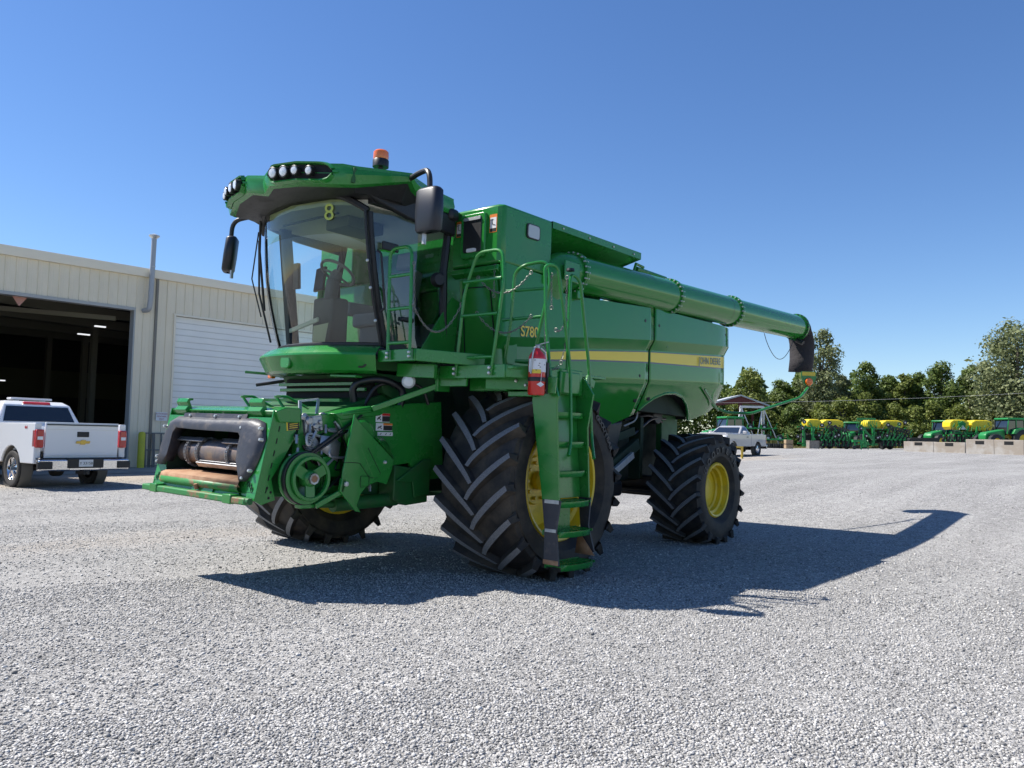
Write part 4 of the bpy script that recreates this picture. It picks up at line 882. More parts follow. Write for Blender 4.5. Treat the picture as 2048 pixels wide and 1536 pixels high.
# drive side: pulleys, belt, springs
pc = Vector((2.37, 1.0, 1.055))
b = MB(); b.lathe([(.0, -.02), (.235, -.02), (.25, -.01), (.25, .01), (.225, .02), (.215, .05), (.225, .08), (.235, .085), (.235, .09), (.195, .09)], pc, (0, 1, 0), 48)
b.lathe([(.0, -.06), (.18, -.06), (.18, .0)], pc, (0, 1, 0), 32)
pu = b.build('drive_pulley', M['green'], fh, smooth=35)
b = MB(); p2 = pc+Vector((-.02, .09, 0)); b.lathe([(.175, .0), (.205, .0), (.205, .035), (.175, .035), (.17, .01)], p2, (0, 1, 0), 48)
b.lathe([(.0, .045), (.055, .045), (.07, .03), (.085, -.01), (.085, -.05)], p2, (0, 1, 0), 32)
for k in range(3):
    a = R_(30+120*k); e = Vector((math.cos(a), 0, math.sin(a))); b.bar(p2+e*.05+Vector((0, .0, 0)), p2+e*.19+Vector((0, .012, 0)), .10, .02, up=(0, 1, 0))
b.build('pulley_spokes', M['green'], pu, bev=.004)
b = MB(); b.lathe([(.0, .05), (.028, .05), (.03, .07), (.052, .072), (.055, .04), (.045, .02)], p2, (0, 1, 0), 8); b.build('hex_hub', M['steel'], pu)
b = MB(); b.lathe([(0, .073), (.035, .073)], p2, (0, 1, 0), 6); b.build('hub_socket', M['rust'], pu)
b = MB(); b.lathe([(.226, .025), (.246, .03), (.246, .068), (.226, .072)], pc, (0, 1, 0), 48); b.bar(pc+Vector((-.04, .05, .235)), pc+Vector((-.62, .05, .60)), .045, .012, up=(0, 0, 1)); b.bar(pc+Vector((-.05, .05, .215)), pc+Vector((-.62, .05, .54)), .045, .012); b.bar(pc+Vector((-.06, .05, -.235)), pc+Vector((-.70, .05, .22)), .045, .012); b.build('drive_belt', M['hose'], pu)
p3 = Vector((1.78, 1.02, 1.46)); b = MB(); b.lathe([(0, 0), (.13, 0), (.15, .01), (.12, .03), (.15, .05), (.12, .07), (.15, .09), (.13, .11), (0, .11)], p3, (0, 1, 0), 36); b.build('upper_pulley', M['green'], fh)
b = MB(); b.bar((2.30, 1.0, .84), (1.75, .98, .92), .12, .05); b.bar((2.2, .95, .92), (1.5, .95, 1.02), .06, .09); b.box((2.34, 1.02, .80), (.16, .1, .04)); b.box((2.1, .95, 1.1), (.1, .1, .3)); b.box((2.15, .9, 1.35), (.5, .1, .6)); b.build('drive_bracket', M['green'], fh, bev=.008)
b = MB()
for k in range(7): b.lathe([(.030, -.006), (.042, 0), (.030, .006)], Vector((2.34, 1.0, 1.34))+Vector((-.03, 0, .02*k-.03))*1, (-.3, 0, 1), 16)
b.build('tension_spring', M['zinc'], fh)
b = MB(); b.cyl((1.95, .92, .78), (1.15, .92, .80), .07, 20); b.cyl((2.2, .92, .80), (1.95, .92, .785), .035, 12); b.build('lift_cylinder', M['green_dark'], fh)
# coupler block and its handle
gx = at(622, 848, y=.92); cbk = MB(); cbk.box(gx+Vector((0, 0, .0)), (.20, .10, .15), rot=(0, .15, 0)); cbk.box(gx+Vector((.0, .02, -.14)), (.10, .05, .16), rot=(0, .5, 0)); cpl = cbk.build('hydraulic_coupler', M['zinc'], fh, bev=.012)
b = MB(); hL = at(600, 802, y=.80); hR = at(637, 798, y=.80)
b.bar(gx+Vector((.12, .0, .0)), hL, .035, .012, up=(0, 1, 0)); b.bar(gx+Vector((-.05, .0, .02)), hR, .03, .012, up=(0, 1, 0)); b.bar(hL, hR, .012, .02); b.build('coupler_handle', M['zinc'], cpl)
b = MB()
for dx, dz, r_ in ((-.06, .02, .022), (-.01, -.02, .028), (.06, .03, .04), (.05, -.04, .018), (-.07, -.04, .02)): b.lathe([(0, .02), (r_*.7, .02), (r_, .01), (r_, -.01)], gx+Vector((dx, .052, dz)), (0, 1, 0), 16)
b.lathe([(0, .0), (.045, .0), (.045, .02), (0, .03)], gx+Vector((-.12, .0, .07)), (0, 1, 0), 16); b.lathe([(0, .0), (.04, .0), (.04, .02), (0, .03)], gx+Vector((.10, .02, .06)), (0, 1, 0), 16)
b.build('coupler_ports', M['steel'], cpl)
b = MB(); b.add([(2.18, 1.0, 1.45), (2.20, 1.0, 1.32), (1.98, 1.0, 1.20), (1.95, 1.0, 1.38), (2.05, 1.0, 1.44)], [(0, 1, 2, 3, 4)]); b.build('grey_bracket', M['zinc'], fh, solid=.008)
rng = random.Random(5)
for k in range(14):
    x0 = rng.uniform(1.9, 2.45); z0 = rng.uniform(1.15, 1.6); y0 = rng.uniform(.93, 1.02)
    b = MB(); b.tube(fillet([(x0, y0, z0), (x0+rng.uniform(-.12, .12), y0+.03, z0-rng.uniform(.05, .2)), (x0+rng.uniform(-.3, .15), y0, z0-rng.uniform(.0, .3)), (x0-rng.uniform(.1, .5), y0-.05, z0-rng.uniform(-.1, .1))], .1), rng.choice([.007, .010, .014]), 6)
    b.build('hydraulic_hose', M['hose'] if k % 4 else M['zinc'], fh)
for (x, z) in ((2.30, 1.50), (2.25, 1.28), (2.42, 1.28), (2.50, 1.22), (2.12, 1.50), (2.16, 1.30), (2.44, 1.40), (1.55, .93)):
    b = MB(); b.cyl((x, .98, z+.05), (x+.01, 1.0, z-.03), .014, 8); b.lathe([(.0, 0), (.020, 0), (.020, .02), (0, .02)], (x, .98, z), (0, .2, 1), 6); b.build('hose_fitting', M['steel'], fh)
# sheet cover (big pentagonal guard) on the left
gp = [(1.93, 1.66), (1.90, 1.62), (1.66, 1.42), (1.41, 1.22), (1.43, 1.12), (1.49, .98), (1.62, 1.01), (1.74, .97), (1.81, .90), (1.855, .79), (1.80, .72), (1.87, .735), (2.05, .92), (2.04, 1.12)]
b = MB(); b.prism(gp, 'y', 1.15, 1.17); gd = b.build('drive_guard', M['green'], CH, bev=.006)
b = MB(); b.add([(1.66, 1.17, 1.44), (1.41, 1.17, 1.24), (1.40, 1.08, 1.22), (1.66, 1.08, 1.44), (1.52, 1.10, 1.44), (1.44, 1.10, 1.38)], [(0, 1, 2, 3), (0, 3, 4), (0, 4, 5, 1)]); b.build('guard_flange', M['green'], gd, solid=.01)
b = MB(); b.box((1.78, 1.171, 1.02), (.10, .012, .09), rot=(0, -.12, 0)); b.prism([(1.86, 1.38), (1.82, 1.38), (1.62, 1.10), (1.58, 1.06), (1.66, 1.03)], 'y', 1.168, 1.174); b.build('embossing', M['green'], gd, bev=.006)
b = MB(); b.tube([(2.03, 1.172, 1.20), (1.90, 1.172, 1.20), (1.84, 1.172, 1.19), (1.72, 1.172, 1.05), (1.62, 1.172, 1.05), (1.58, 1.172, 1.09), (1.75, 1.172, 1.34)], .003, 5)
b.tube([(1.83, 1.18, .965), (1.725, 1.18, .965), (1.73, 1.18, 1.07), (1.83, 1.18, 1.07)], .003, 5, closed=True); b.build('guard_groove', M['dark'], gd)
b = MB(); b.lathe([(0, .02), (.022, .018), (.024, 0)], (2.0, 1.17, 1.0), (0, 1, 0), 14); b.lathe([(0, .03), (.014, .02), (.02, 0)], (1.53, 1.17, 1.20), (0, 1, 0), 8); b.build('guard_bolt', M['bolt'], gd)
b = MB(); b.bar((2.02, 1.14, .93), (2.28, 1.10, .80), .03, .05); b.bar((2.04, 1.15, .92), (2.02, 1.15, 1.05), .04, .05); b.build('guard_bracket', M['green'], gd, bev=.006)
# big side sheet between feeder and wheel, with its decals
b = MB(); b.prism([(2.02, 1.64), (1.52, 1.735), (1.10, 1.80), (.62, 1.84), (.55, 1.0), (.95, 1.0), (1.05, 1.18), (1.30, 1.15), (1.85, 1.35)], 'y', .96, 1.02)
b.build('side_sheet', M['green'], CH, bev=.01)
b = MB(); b.prism([(2.06, 1.66), (1.98, 1.60), (1.50, 1.66), (1.30, 1.76), (1.58, 1.76)], 'y', .80, 1.04); b.bar((1.98, 1.03, 1.655), (1.62, 1.03, 1.70), .04, .03); b.build('sheet_top_ledge', M['green'], CH, bev=.01)
b = MB(); b.prism([(1.28, 1.16), (.98, 1.12), (.80, 1.20), (.80, .76), (1.10, .74), (1.28, .80)], 'y', .80, 1.04); b.prism([(1.27, 1.0), (.9, 1.22), (.80, 1.22), (.80, .84), (1.02, .82), (1.05, .98)], 'y', 1.05, 1.07); b.build('lower_side_box', M['green_dark'], CH, bev=.012)
b = MB(); b.bar((1.62, 1.05, 1.72), (.98, 1.35, 2.0), .04, .06); b.box((.95, 1.35, 2.05), (.18, .05, .24)); b.build('diagonal_brace', M['green'], CH, bev=.008)
for (px0, py0, px1, py1, top) in ((752, 826, 779, 845, 'red'), (752, 846, 784, 862, 'decal_orange'), (755, 864, 785, 872, None)):
    a = at(px0, py0, y=1.022); c = at(px1, py1, y=1.022); yy = 1.022
    w_ = a.x-c.x; h_ = a.z-c.z
    b = MB(); b.box(((a.x+c.x)/2, yy, (a.z+c.z)/2), (w_, .003, h_)); d0 = b.build('warning_decal', M['white'], CH)
    if top:
        b = MB(); b.box((a.x-w_*.72, yy+.0025, a.z-h_*.14), (w_*.56, .002, h_*.26)); b.build('decal_band', M[top], d0)
        b = MB(); b.box((a.x-w_*.72, yy+.0025, a.z-h_*.62), (w_*.54, .002, h_*.62)); b.bar((a.x-w_*.1, yy+.003, a.z-h_*.7), (a.x-w_*.33, yy+.003, a.z-h_*.35), .002, h_*.14, up=(0, 0, 1)); b.bar((a.x-w_*.15, yy+.003, a.z-h_*.45), (a.x-w_*.36, yy+.003, a.z-h_*.75), .002, h_*.10); b.build('decal_print', M['decal_black'], d0)
    else:
        b = MB()
        for q in (.15, .5, .8): b.bar((a.x-w_*q, yy+.003, a.z-h_*.7), (a.x-w_*(q+.09), yy+.003, a.z-h_*.3), .002, h_*.18)
        b.build('decal_print', M['decal_black'], d0)
# dark area under the cab: hoses, lamp
b = MB(); b.tube(fillet([(1.55, .70, 1.72), (1.60, .68, 1.98), (1.40, .9, 2.05), (1.15, 1.0, 1.95), (1.2, .98, 1.72)], .12, 8), .038, 12); b.build('air_hose', M['hose'], CH)
b = MB(); b.tube(fillet([(1.50, .75, 1.72), (1.40, .85, 2.0), (1.0, 1.1, 2.0), (.9, 1.1, 1.8)], .12, 8), .02, 8); b.build('air_hose', M['hose'], CH)
lc = at(817, 763, y=1.15); b = MB(); b.lathe([(0, 0), (.06, 0), (.075, .03), (.06, .05)], lc-Vector((.04, .04, 0)), (.7, .7, 0), 20); lb = b.build('service_lamp', M['black'], CH)
b = MB(); b.lathe([(.07, .04), (.05, .065), (0, .07)], lc-Vector((.04, .04, 0)), (.7, .7, 0), 20); lo = b.build('lens', M['lamp'], lb)
b = MB(); b.box((1.15, 0, 1.88), (.5, 1.5, .35)); b.build('front_shade_block', M['dark'], CH)  # black block added to stand in for the shade below the shroud
b = MB(); b.bar((1.78, -.85, 1.80), (1.78, .75, 1.80), .03, .03); b.bar((1.80, -.85, 1.66), (1.80, .75, 1.66), .08, .04); b.build('cross_member', M['green_dark'], CH)
for z_, x_ in ((1.93, 1.44), (1.99, 1.46)):
    b = MB(); b.bar((x_, -.80, z_), (x_, .72, z_), .03, .035); b.build('cross_member', M['green'], CH, bev=.004)
for q in range(7):
    b = MB(); b.lathe([(0, .012), (.010, .01), (.014, 0)], (1.845, -.7+.22*q, 1.665), (1, 0, 0), 8); b.build('cross_bolt', M['bolt'], CH)

# ---------------- platforms, rails, ladder
b = MB(); b.prism([(1.50, .98), (1.50, 1.52), (1.30, 1.62), (.75, 1.62), (.75, .98)], 'z', 2.24, 2.29); b.bar((1.51, .98, 2.26), (1.51, 1.53, 2.26), .02, .12); b.bar((1.51, 1.53, 2.26), (.92, 1.90, 2.24), .02, .12)
b.bar((1.25, 1.0, 2.14), (1.2, 1.5, 2.12), .05, .14)
pl = b.build('cab_platform', M['green'], CH, bev=.006)
b = MB(); b.prism([(1.05, 1.45), (1.05, 2.38), (-.55, 2.38), (-.55, 1.62), (.6, 1.62)], 'z', 2.14, 2.17); b.bar((1.06, 1.42, 2.12), (1.06, 2.30, 2.12), .02, .13); b.bar((1.06, 2.30, 2.12), (.8, 2.42, 2.12), .02, .12); b.bar((.8, 2.42, 2.12), (.2, 2.42, 2.12), .02, .10)
b.bar((1.0, 1.3, 2.06), (1.0, 1.75, 2.06), .03, .16); b.box((.5, 1.8, 2.02), (.5, .5, .14)); b.build('walkway', M['green'], CH, bev=.006)
b = MB(); b.bar((.92, 1.93, 2.02), (.74, 2.40, 2.02), .03, .13); b.bar((.74, 2.40, 2.02), (.68, 2.62, 2.0), .035, .16); b.box((.62, 2.2, 1.92), (.2, .3, .05)); lbm = b.build('ladder_beam', M['green'], CH, bev=.006)
b = MB()
for p in ((.81, 2.24, 2.04), (.77, 2.33, 2.0), (.71, 2.52, 2.05), (.71, 2.52, 1.95)): b.lathe([(0, .02), (.012, .018), (.018, 0)], Vector(p)+Vector((.017, 0, 0)), (1, .3, 0), 8)
for p in ((1.53, 1.17, 2.28), (1.53, 1.17, 2.24), (1.53, 1.49, 2.28), (1.53, 1.49, 2.24), (1.075, 1.66, 2.15), (1.075, 1.66, 2.10), (1.075, 2.13, 2.15), (1.075, 2.13, 2.10)): b.lathe([(0, .02), (.012, .018), (.018, 0)], Vector(p)+Vector((.03, 0, 0)), (1, .3, 0), 8)
b.build('platform_bolts', M['bolt'], CH)
def rail(paths, r=.017, name='handrail'):
    b = MB()
    for p in paths: b.tube(fillet(p, .11, 7), r, 10)
    return b.build(name, M['green'], CH)
# small hoop by the door (faces forward)
x = 1.54
def hoop(x, y0, y1, z0, z1, tx=0, ty=0):
    return [[(x, y0, z0), (x+tx, y0+ty, z1), (x+tx, y1+ty, z1), (x, y1, z0)]]
h = hoop(1.55, 1.17, 1.49, 2.22, 3.33, 0, -.03)
for z in (2.38, 2.72, 3.05): h.append([(1.55, 1.16, z), (1.55, 1.475, z)])
rail(h)
h = [[(1.08, 1.66, 2.08), (1.06, 1.72, 2.9), (1.04, 1.86, 3.31), (1.04, 2.20, 3.31), (1.06, 2.24, 3.0), (1.08, 2.13, 2.08)]]
for z in (2.26, 2.68, 3.02): h.append([(1.07, 1.67+(z-2.1)*.06, z), (1.07, 2.13+(z-2.1)*.10, z)])
rail(h)
h = [[at(1022, 640, x=.62), at(1030, 545, x=.62), at(1048, 530, x=.62), at(1095, 521, x=.50), at(1102, 560, x=.5), at(1072, 690, x=.5)]]
h += [[at(1008, 583, x=.62), at(1094, 576, x=.5)], [at(1005, 640, x=.62), at(1082, 633, x=.5)], [(.62, 1.9, 2.2), at(1022, 640, x=.62)]]
h += [[at(1030, 722, x=.62), at(1062, 722, x=.55)]]
rail(h)
rail([[(.62, 2.50, 2.1), (.64, 2.45, 2.6), (.66, 2.42, 3.2), (.55, 2.50, 3.2), (.44, 2.52, 2.7), (.36, 2.55, 2.2), (.38, 2.60, 1.48), (.50, 2.66, 1.33)]])
rail([[(.32, 2.48, 2.1), (.30, 2.48, 3.17), (.16, 2.5, 3.12), (-.05, 2.5, 2.2), (-.10, 2.52, 1.48), (.06, 2.66, 1.30)]])
b = MB(); b.lathe([(0, .02), (.04, .015), (.045, -.01), (0, -.02)], (.31, 2.48, 3.2), (0, 0, 1), 12); b.build('rail_cap', M['black'], CH)
def chain(p0, p1, sag, name='safety_chain'):
    p0 = Vector(p0); p1 = Vector(p1); L = (p1-p0).length; n = max(4, int((L+sag*1.6)/.036)); b = MB()
    pts = [p0.lerp(p1, k/n)+Vector((0, 0, -4*sag*(k/n)*(1-k/n))) for k in range(n+1)]
    for k in range(n):
        a = pts[k]; c = pts[k+1]; d_ = (c-a).normalized(); u_ = Vector((0, 0, 1)).cross(d_)
        if u_.length < .1: u_ = Vector((1, 0, 0)).cross(d_)
        u_.normalize(); v_ = d_.cross(u_); s_ = u_ if k % 2 else v_
        m_ = (a+c)/2; b.tube([m_+d_*(.021*math.cos(t))+s_*(.009*math.sin(t)) for t in [2*math.pi*q/8 for q in range(8)]], .0033, 4, closed=True)
    for e in (p0, p1): b.tube([e+Vector((0, math.cos(t)*.02, math.sin(t)*.02)) for t in [2*math.pi*q/10 for q in range(10)]], .004, 5, closed=True)
    b.build(name, M['chain'], CH, smooth=50)
chain((1.55, 1.5, 2.76), (1.07, 1.70, 2.80), .28)
chain((1.55, 1.5, 3.15), (1.50, 1.48, 2.70), .02)
chain((.95, 1.80, 3.08), at(1062, 545, x=.66), .18); chain((.95, 1.80, 2.72), at(1062, 633, x=.66), .18)
chain((.42, 1.55, 3.32), (.5, 1.62, 2.98), .0)
chain(at(1103, 550, x=.5), at(1103, 615, x=.5), 0); chain(at(1090, 620, x=.5), at(1090, 725, x=.5), 0)
chain(at(1134, 555, y=2.5), at(1131, 690, y=2.5), .0); chain(at(1112, 660, y=2.52), at(1132, 640, y=2.5), .05); chain(at(1131, 690, y=2.5), at(1122, 725, y=2.5), .0)
chain(at(1092, 730, y=2.5), at(1115, 735, y=2.5), .03)
# ladder
LD = bpy.data.objects.new('ladder', None); link(LD, CH); LD.location = (.35, 2.5, .3)
def ladd(b, name, mm, **k):
    o = b.build(name, mm, LD, **k); o.location = (-.35, -2.5, -.3); return o
b = MB(); b.prism([(2.30, 2.08), (2.30, 1.85), (2.46, .90), (2.66, .90), (2.60, 1.85), (2.62, 1.90), (2.55, 2.08)], 'x', .61, .64); ladd(b, 'stringer', M['green'], bev=.004)
b = MB(); b.prism([(2.30, 2.10), (2.47, .90), (2.60, .90), (2.56, 1.6), (2.62, 1.95), (2.50, 2.12)], 'x', .02, .045); ladd(b, 'stringer', M['green'], bev=.004)
b = MB(); b.prism([(2.40, 2.08), (2.30, 2.08), (2.46, .90), (2.50, .90)], 'x', .05, .60); ladd(b, 'back_plate', M['green'], bev=.003)
b = MB(); b.box((.32, 2.44, 2.06), (.54, .10, .26)); b.box((.30, 2.50, 2.05), (.34, .03, .22)); ladd(b, 'ladder_head', M['green'], bev=.012)
b = MB(); b.prism([(2.46, .90), (2.68, .90), (2.64, .62), (2.68, .28), (2.50, .29), (2.50, .62)], 'x', .615, .64); ladd(b, 'rubber_flap', M['seal'], bev=.003)
b = MB(); b.prism([(2.47, .90), (2.62, .90), (2.60, .62), (2.68, .36), (2.54, .34), (2.50, .62)], 'x', .02, .04); ladd(b, 'rubber_flap', M['seal'], bev=.003)
b = MB(); b.box((.642, 2.58, .885), (.006, .17, .035)); b.box((.642, 2.575, .61), (.006, .13, .03)); ladd(b, 'clamp_strip', M['zinc'])
b = MB(); b.box((.645, 2.59, .31), (.008, .18, .045)); ladd(b, 'clamp_strip', M['rust'], bev=.004)
b = MB(); b.prism([(2.44, .87), (2.50, .87), (2.50, .60), (2.46, .60)], 'x', .22, .46); ladd(b, 'step_link', M['green'])
for k, (z, yo, w0, w1) in enumerate(((1.75, 2.56, .045, .61), (1.46, 2.58, .045, .61), (1.17, 2.60, .045, .61), (.88, 2.66, .045, .61), (.60, 2.70, .06, .61), (.29, 2.74, .06, .61))):
    yb = yo-.20 if k < 4 else yo-.24
    fr = [(w1, yo-.05), (w1-.06, yo-.015), (w1*.5+w0*.5+.1, yo+.012), (w1*.5+w0*.5-.1, yo+.012), (w0+.06, yo-.02), (w0, yo-.07)]
    b = MB(); n = len(fr)
    rows = [[(x, y-.012, z) for x, y in fr], [(x, y, z) for x, y in fr], [(x, y, z-.055) for x, y in fr]]
    b.grid(rows)
    for j in range(6):
        t = j/5; x = w0+.01+(w1-w0-.02)*t; b.bar((x, yb, z-.012), (x, yo-.03, z-.012), .008, .022)
    for j in range(4):
        y = yb+(yo-.05-yb)*(j+.3)/4; b.bar((w0, y, z-.010), (w1, y, z-.010), .007, .02)
    b.bar((w0, yb, z-.02), (w1, yb, z-.02), .01, .05)
    ladd(b, 'step', M['green'], smooth=20, solid=.004)
b = MB(); b.add([(.06, 2.46, .33), (.06, 2.70, .33), (.06, 2.50, .56)], [(0, 1, 2)]); ladd(b, 'worn_gusset', M['rust'], solid=.006)
for (px, py, w_, h_, mm) in ((1108, 768, .045, .075, 'white'), (1112, 796, .05, .12, 'decal_yellow')):
    p = at(px, py, y=2.57); b = MB(); b.box((p.x, 2.57, p.z), (w_, .003, h_)); d0 = b.build('ladder_decal', M[mm], CH)
    if mm != 'white':
        b = MB(); b.box((p.x, 2.573, p.z-.02), (w_*.86, .002, h_*.62)); b.build('decal_print', M['decal_black'], d0)
p = at(1172, 775, y=2.5); b = MB(); b.box(p, (.055, .03, .09)); b.build('side_marker_lamp', M['orange'], CH, bev=.006)
b = MB(); b.bar((-.0, 2.5, 2.12), (-.14, 2.5, 2.06), .02, .08); b.build('lamp_bracket', M['green'], CH)

# ================================================================== fire extinguisher hung on the ladder beam
FE = thing('fire_extinguisher', 'red fire extinguisher with silver valve strapped to the combine beside the ladder', 'fire extinguisher')
c = Vector((.82, 2.49, 1.90)); FE.rotation_euler = (TILT, 0, 0); FE.location = BM@c
def fe(b, name, mm, parent=None, **k): return b.build(name, mm, parent or FE, **k)
r_ = .083
b = MB(); b.lathe([(0, 0), (r_-.01, 0), (r_, .012), (r_, .36), (r_-.008, .385), (r_-.03, .415), (.03, .435), (.022, .45)], (0, 0, 0), (0, 0, 1), 36); cyl_ = fe(b, 'cylinder', M['red'], smooth=45)
b = MB(); 
rows = []
for z in (.22, .345): rows.append([(math.cos(R_(a))*(r_+.0015), math.sin(R_(a))*(r_+.0015), z) for a in range(-30, 151, 10)])
b.grid(rows); lb_ = fe(b, 'paper_label', M['white'], cyl_)
b = MB(); rows = []
for z in (.205, .243): rows.append([(math.cos(R_(a))*(r_+.002), math.sin(R_(a))*(r_+.002), z) for a in range(5, 75, 10)])
b.grid(rows); fe(b, 'label_yellow_field', M['decal_yellow'], cyl_)
b = MB()
for a, z in ((25, .33), (55, .30), (50, .28), (60, .265), (95, .29), (35, .235)):
    e = Vector((math.cos(R_(a)), math.sin(R_(a)), 0)); t = Vector((-e.y, e.x, 0)); b.bar(e*(r_+.003)+t*.006+Vector((0, 0, z)), e*(r_+.003)-t*.008+Vector((0, 0, z)), .003, .006)
fe(b, 'label_print', M['deep'], cyl_)
b = MB(); b.lathe([(r_+.002, .13), (r_+.004, .135), (r_+.004, .165), (r_+.002, .17)], (0, 0, 0), (0, 0, 1), 36); b.box((-.02, -.0, .15), (.12, .1, .03)); fe(b, 'strap', M['black'])
b = MB(); b.box((-.10, .015, .17), (.035, .09, .30)); fe(b, 'bracket', M['black'], bev=.004)
b = MB(); b.cyl((0, 0, .44), (0, 0, .48), .02, 12); b.bar((.03, .0, .475), (-.14, .02, .525), .018, .010); b.bar((.03, .0, .478), (-.07, .01, .475), .02, .008); b.box((0, 0, .47), (.04, .03, .03)); fe(b, 'valve', M['steel'], bev=.003)
b = MB(); b.tube(fillet([(.02, 0, .46), (.07, .02, .455), (.095, .02, .40), (.094, .0, .2)], .04, 6), .008, 8); fe(b, 'hose', M['zinc'])
b = MB(); b.tube([(-.02, .03, .45), (-.085, .03, .42), (-.09, .04, .33)], .007, 6); fe(b, 'safety_strap', M['white'])
b = MB(); b.add([(.075, .06, .10), (.045, .085, .075), (.01, .10, .10), (.045, .085, .125)], [(0, 1, 2, 3)]); b.tube([(.045, .087, .12), (.04, .088, .2), (.03, .09, .24)], .002, 4); fe(b, 'inspection_tag', M['white'], solid=.001, smooth=0)
# ================================================================== BUILDING
def steel_mat(name, col, pitch, amt=.5, rough=.5, axis=0, dirt=(.3, .28, .24)):
    m = mat(name, col, rough, noise=(1.3, tuple(c*.86 for c in col), .4, .8)); return m
M['siding'] = mat('beige_siding', (.80, .71, .54), .5, noise=(.9, (.73, .645, .48), .35, .8))
M['trimb'] = mat('beige_trim', (.80, .73, .58), .5)
M['rolld'] = mat('white_door', (.86, .85, .80), .45, noise=(.8, (.80, .79, .74), .4, .8))
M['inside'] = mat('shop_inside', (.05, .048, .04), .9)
M['beam'] = mat('shop_beam', (.16, .15, .11), .7)
M['tube'] = mat('lit_tube', (.9, .9, .9), .5, emit=((.95, .97, 1), .6))
M['conc'] = mat('concrete', (.36, .33, .28), .9, noise=(1.2, (.27, .24, .2), .35, .7), bump=(12, .3, .01))
BX, BY, BA, BZ = -6.06, -20.19, R_(-2.9), .19
BD = thing('metal_shop_building', 'long beige ribbed metal workshop building with one open bay and one white roller door', 'building', (BX, BY, BZ), BA)
H = 6.62
def ribwall(u0, u1, z0, z1, name, parent=BD, y=0, thick=.03):
    n = round((u1-u0)/.305); pts = []
    for k in range(n):
        u = u0+(u1-u0)*k/n; w_ = (u1-u0)/n
        pts += [(u, 0), (u+w_*.42, 0), (u+w_*.45, .004), (u+w_*.5, .004), (u+w_*.53, 0), (u+w_*.82, 0), (u+w_*.87, .035), (u+w_*.95, .035)]
    pts.append((u1, 0)); b = MB(); b.grid([[(u, y+d_, z0) for u, d_ in pts], [(u, y+d_, z1) for u, d_ in pts]])
    return b.build(name, M['siding'], parent, smooth=0)
OT = 5.40; UL = 9.6
ribwall(.43, UL, OT, H, 'wall_panel'); ribwall(-.10, .43, 0, H, 'wall_panel'); ribwall(-.96, -.30, 0, H, 'wall_panel'); ribwall(-7.5, -.96, OT, H, 'wall_panel'); ribwall(-13.5, -7.5, 0, H, 'wall_panel'); ribwall(UL, UL+8, 0, H, 'wall_panel')
b = MB(); b.box((-.20, .0, H/2), (.22, .03, H)); b.build('corner_filler', M['siding'], BD)
b = MB(); b.box((-.27, .05, H/2), (.08, .07, H)); b.build('downspout', mat('downspout_brown', (.20, .18, .15), .5), BD)
b = MB(); b.prism([(.0, H-.02), (.13, H-.02), (.16, H+.16), (.16, H+.28), (.0, H+.30)], 'x', -13.6, UL+8); b.build('eave_trim', M['trimb'], BD, bev=.01)
b = MB(); b.prism([(-0.01, H+.28), (-15, H+1.6), (-30, H+.28)], 'x', -13.6, UL+8); b.build('roof', mat('roof_sheet', (.45, .45, .43), .4), BD)
b = MB(); b.box((-13.55, -15, H/2), (.1, 30, H)); b.box((UL+8, -15, H/2), (.1, 30, H)); b.box((2, -30, H/2), (31, .1, H)); b.build('outer_wall', M['siding'], BD)
b = MB(); b.box((.43+.02, -.12, OT/2), (.05, .34, OT)); b.box((UL, -.12, OT/2), (.05, .34, OT)); b.box(((UL+.43)/2, -.12, OT+.02), (UL-.43, .34, .05)); b.box(((UL+.43)/2, .045, OT+.04), (UL-.43, .03, .10)); b.build('bay_jamb', mat('jamb_grey', (.40, .40, .38), .5), BD)
b = MB(); b.box((-.95, .02, OT/2), (.06, .08, OT)); b.box((-7.5, .02, OT/2), (.06, .08, OT)); b.box((-4.2, .02, OT+.03), (6.6, .08, .07)); b.build('door_trim', M['trimb'], BD)
b = MB(); prof = []
k = 0; z = 0
while z < OT-.01:
    prof += [(-.10, z), (-.085, z+.02), (-.085, z+.205)]; z += .225
b.grid([[(-.98, y, min(z, OT)) for y, z in prof], [(-7.48, y, min(z, OT)) for y, z in prof]]); b.build('roller_door', M['rolld'], BD, smooth=0)
b = MB()
z = .225
while z < OT: b.box((-4.22, -.084, z-.010), (6.5, .010, .010)); z += .225
b.build('door_seams', mat('seam_grey', (.50, .50, .48), .6), BD)
# interior
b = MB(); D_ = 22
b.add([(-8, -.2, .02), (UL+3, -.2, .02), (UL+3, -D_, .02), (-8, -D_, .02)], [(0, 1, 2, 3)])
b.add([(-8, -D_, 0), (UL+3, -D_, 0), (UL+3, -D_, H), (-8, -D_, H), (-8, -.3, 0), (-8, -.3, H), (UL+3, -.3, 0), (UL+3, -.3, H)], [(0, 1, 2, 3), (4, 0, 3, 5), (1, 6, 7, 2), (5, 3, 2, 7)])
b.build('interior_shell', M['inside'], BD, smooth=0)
b = MB(); b.add([(-8, -D_+.1, 3.1), (UL+3, -D_+.1, 3.1), (UL+3, -D_+.1, 4.6), (-8, -D_+.1, 4.6)], [(0, 1, 2, 3)]); b.build('interior_panel', mat('panel_olive', (.12, .12, .07), .8), BD, smooth=0)
for y in (-3.5, -7.5, -11.5, -15.5):
    b = MB(); b.bar((-7.5, y, 5.3+.04*abs(y)), (UL+2.8, y, 6.0), .2, .34); b.bar((-7.5, y, 6.1), (UL+2.8, y, 6.6), .08, .12); b.build('rafter', M['beam'], BD)
for k in range(7):
    b = MB(); b.bar((-7.5+0, -1.5-2.8*k, 6.55), (UL+2.8, -1.5-2.8*k, 6.60), .10, .10); b.build('purlin', M['beam'], BD)
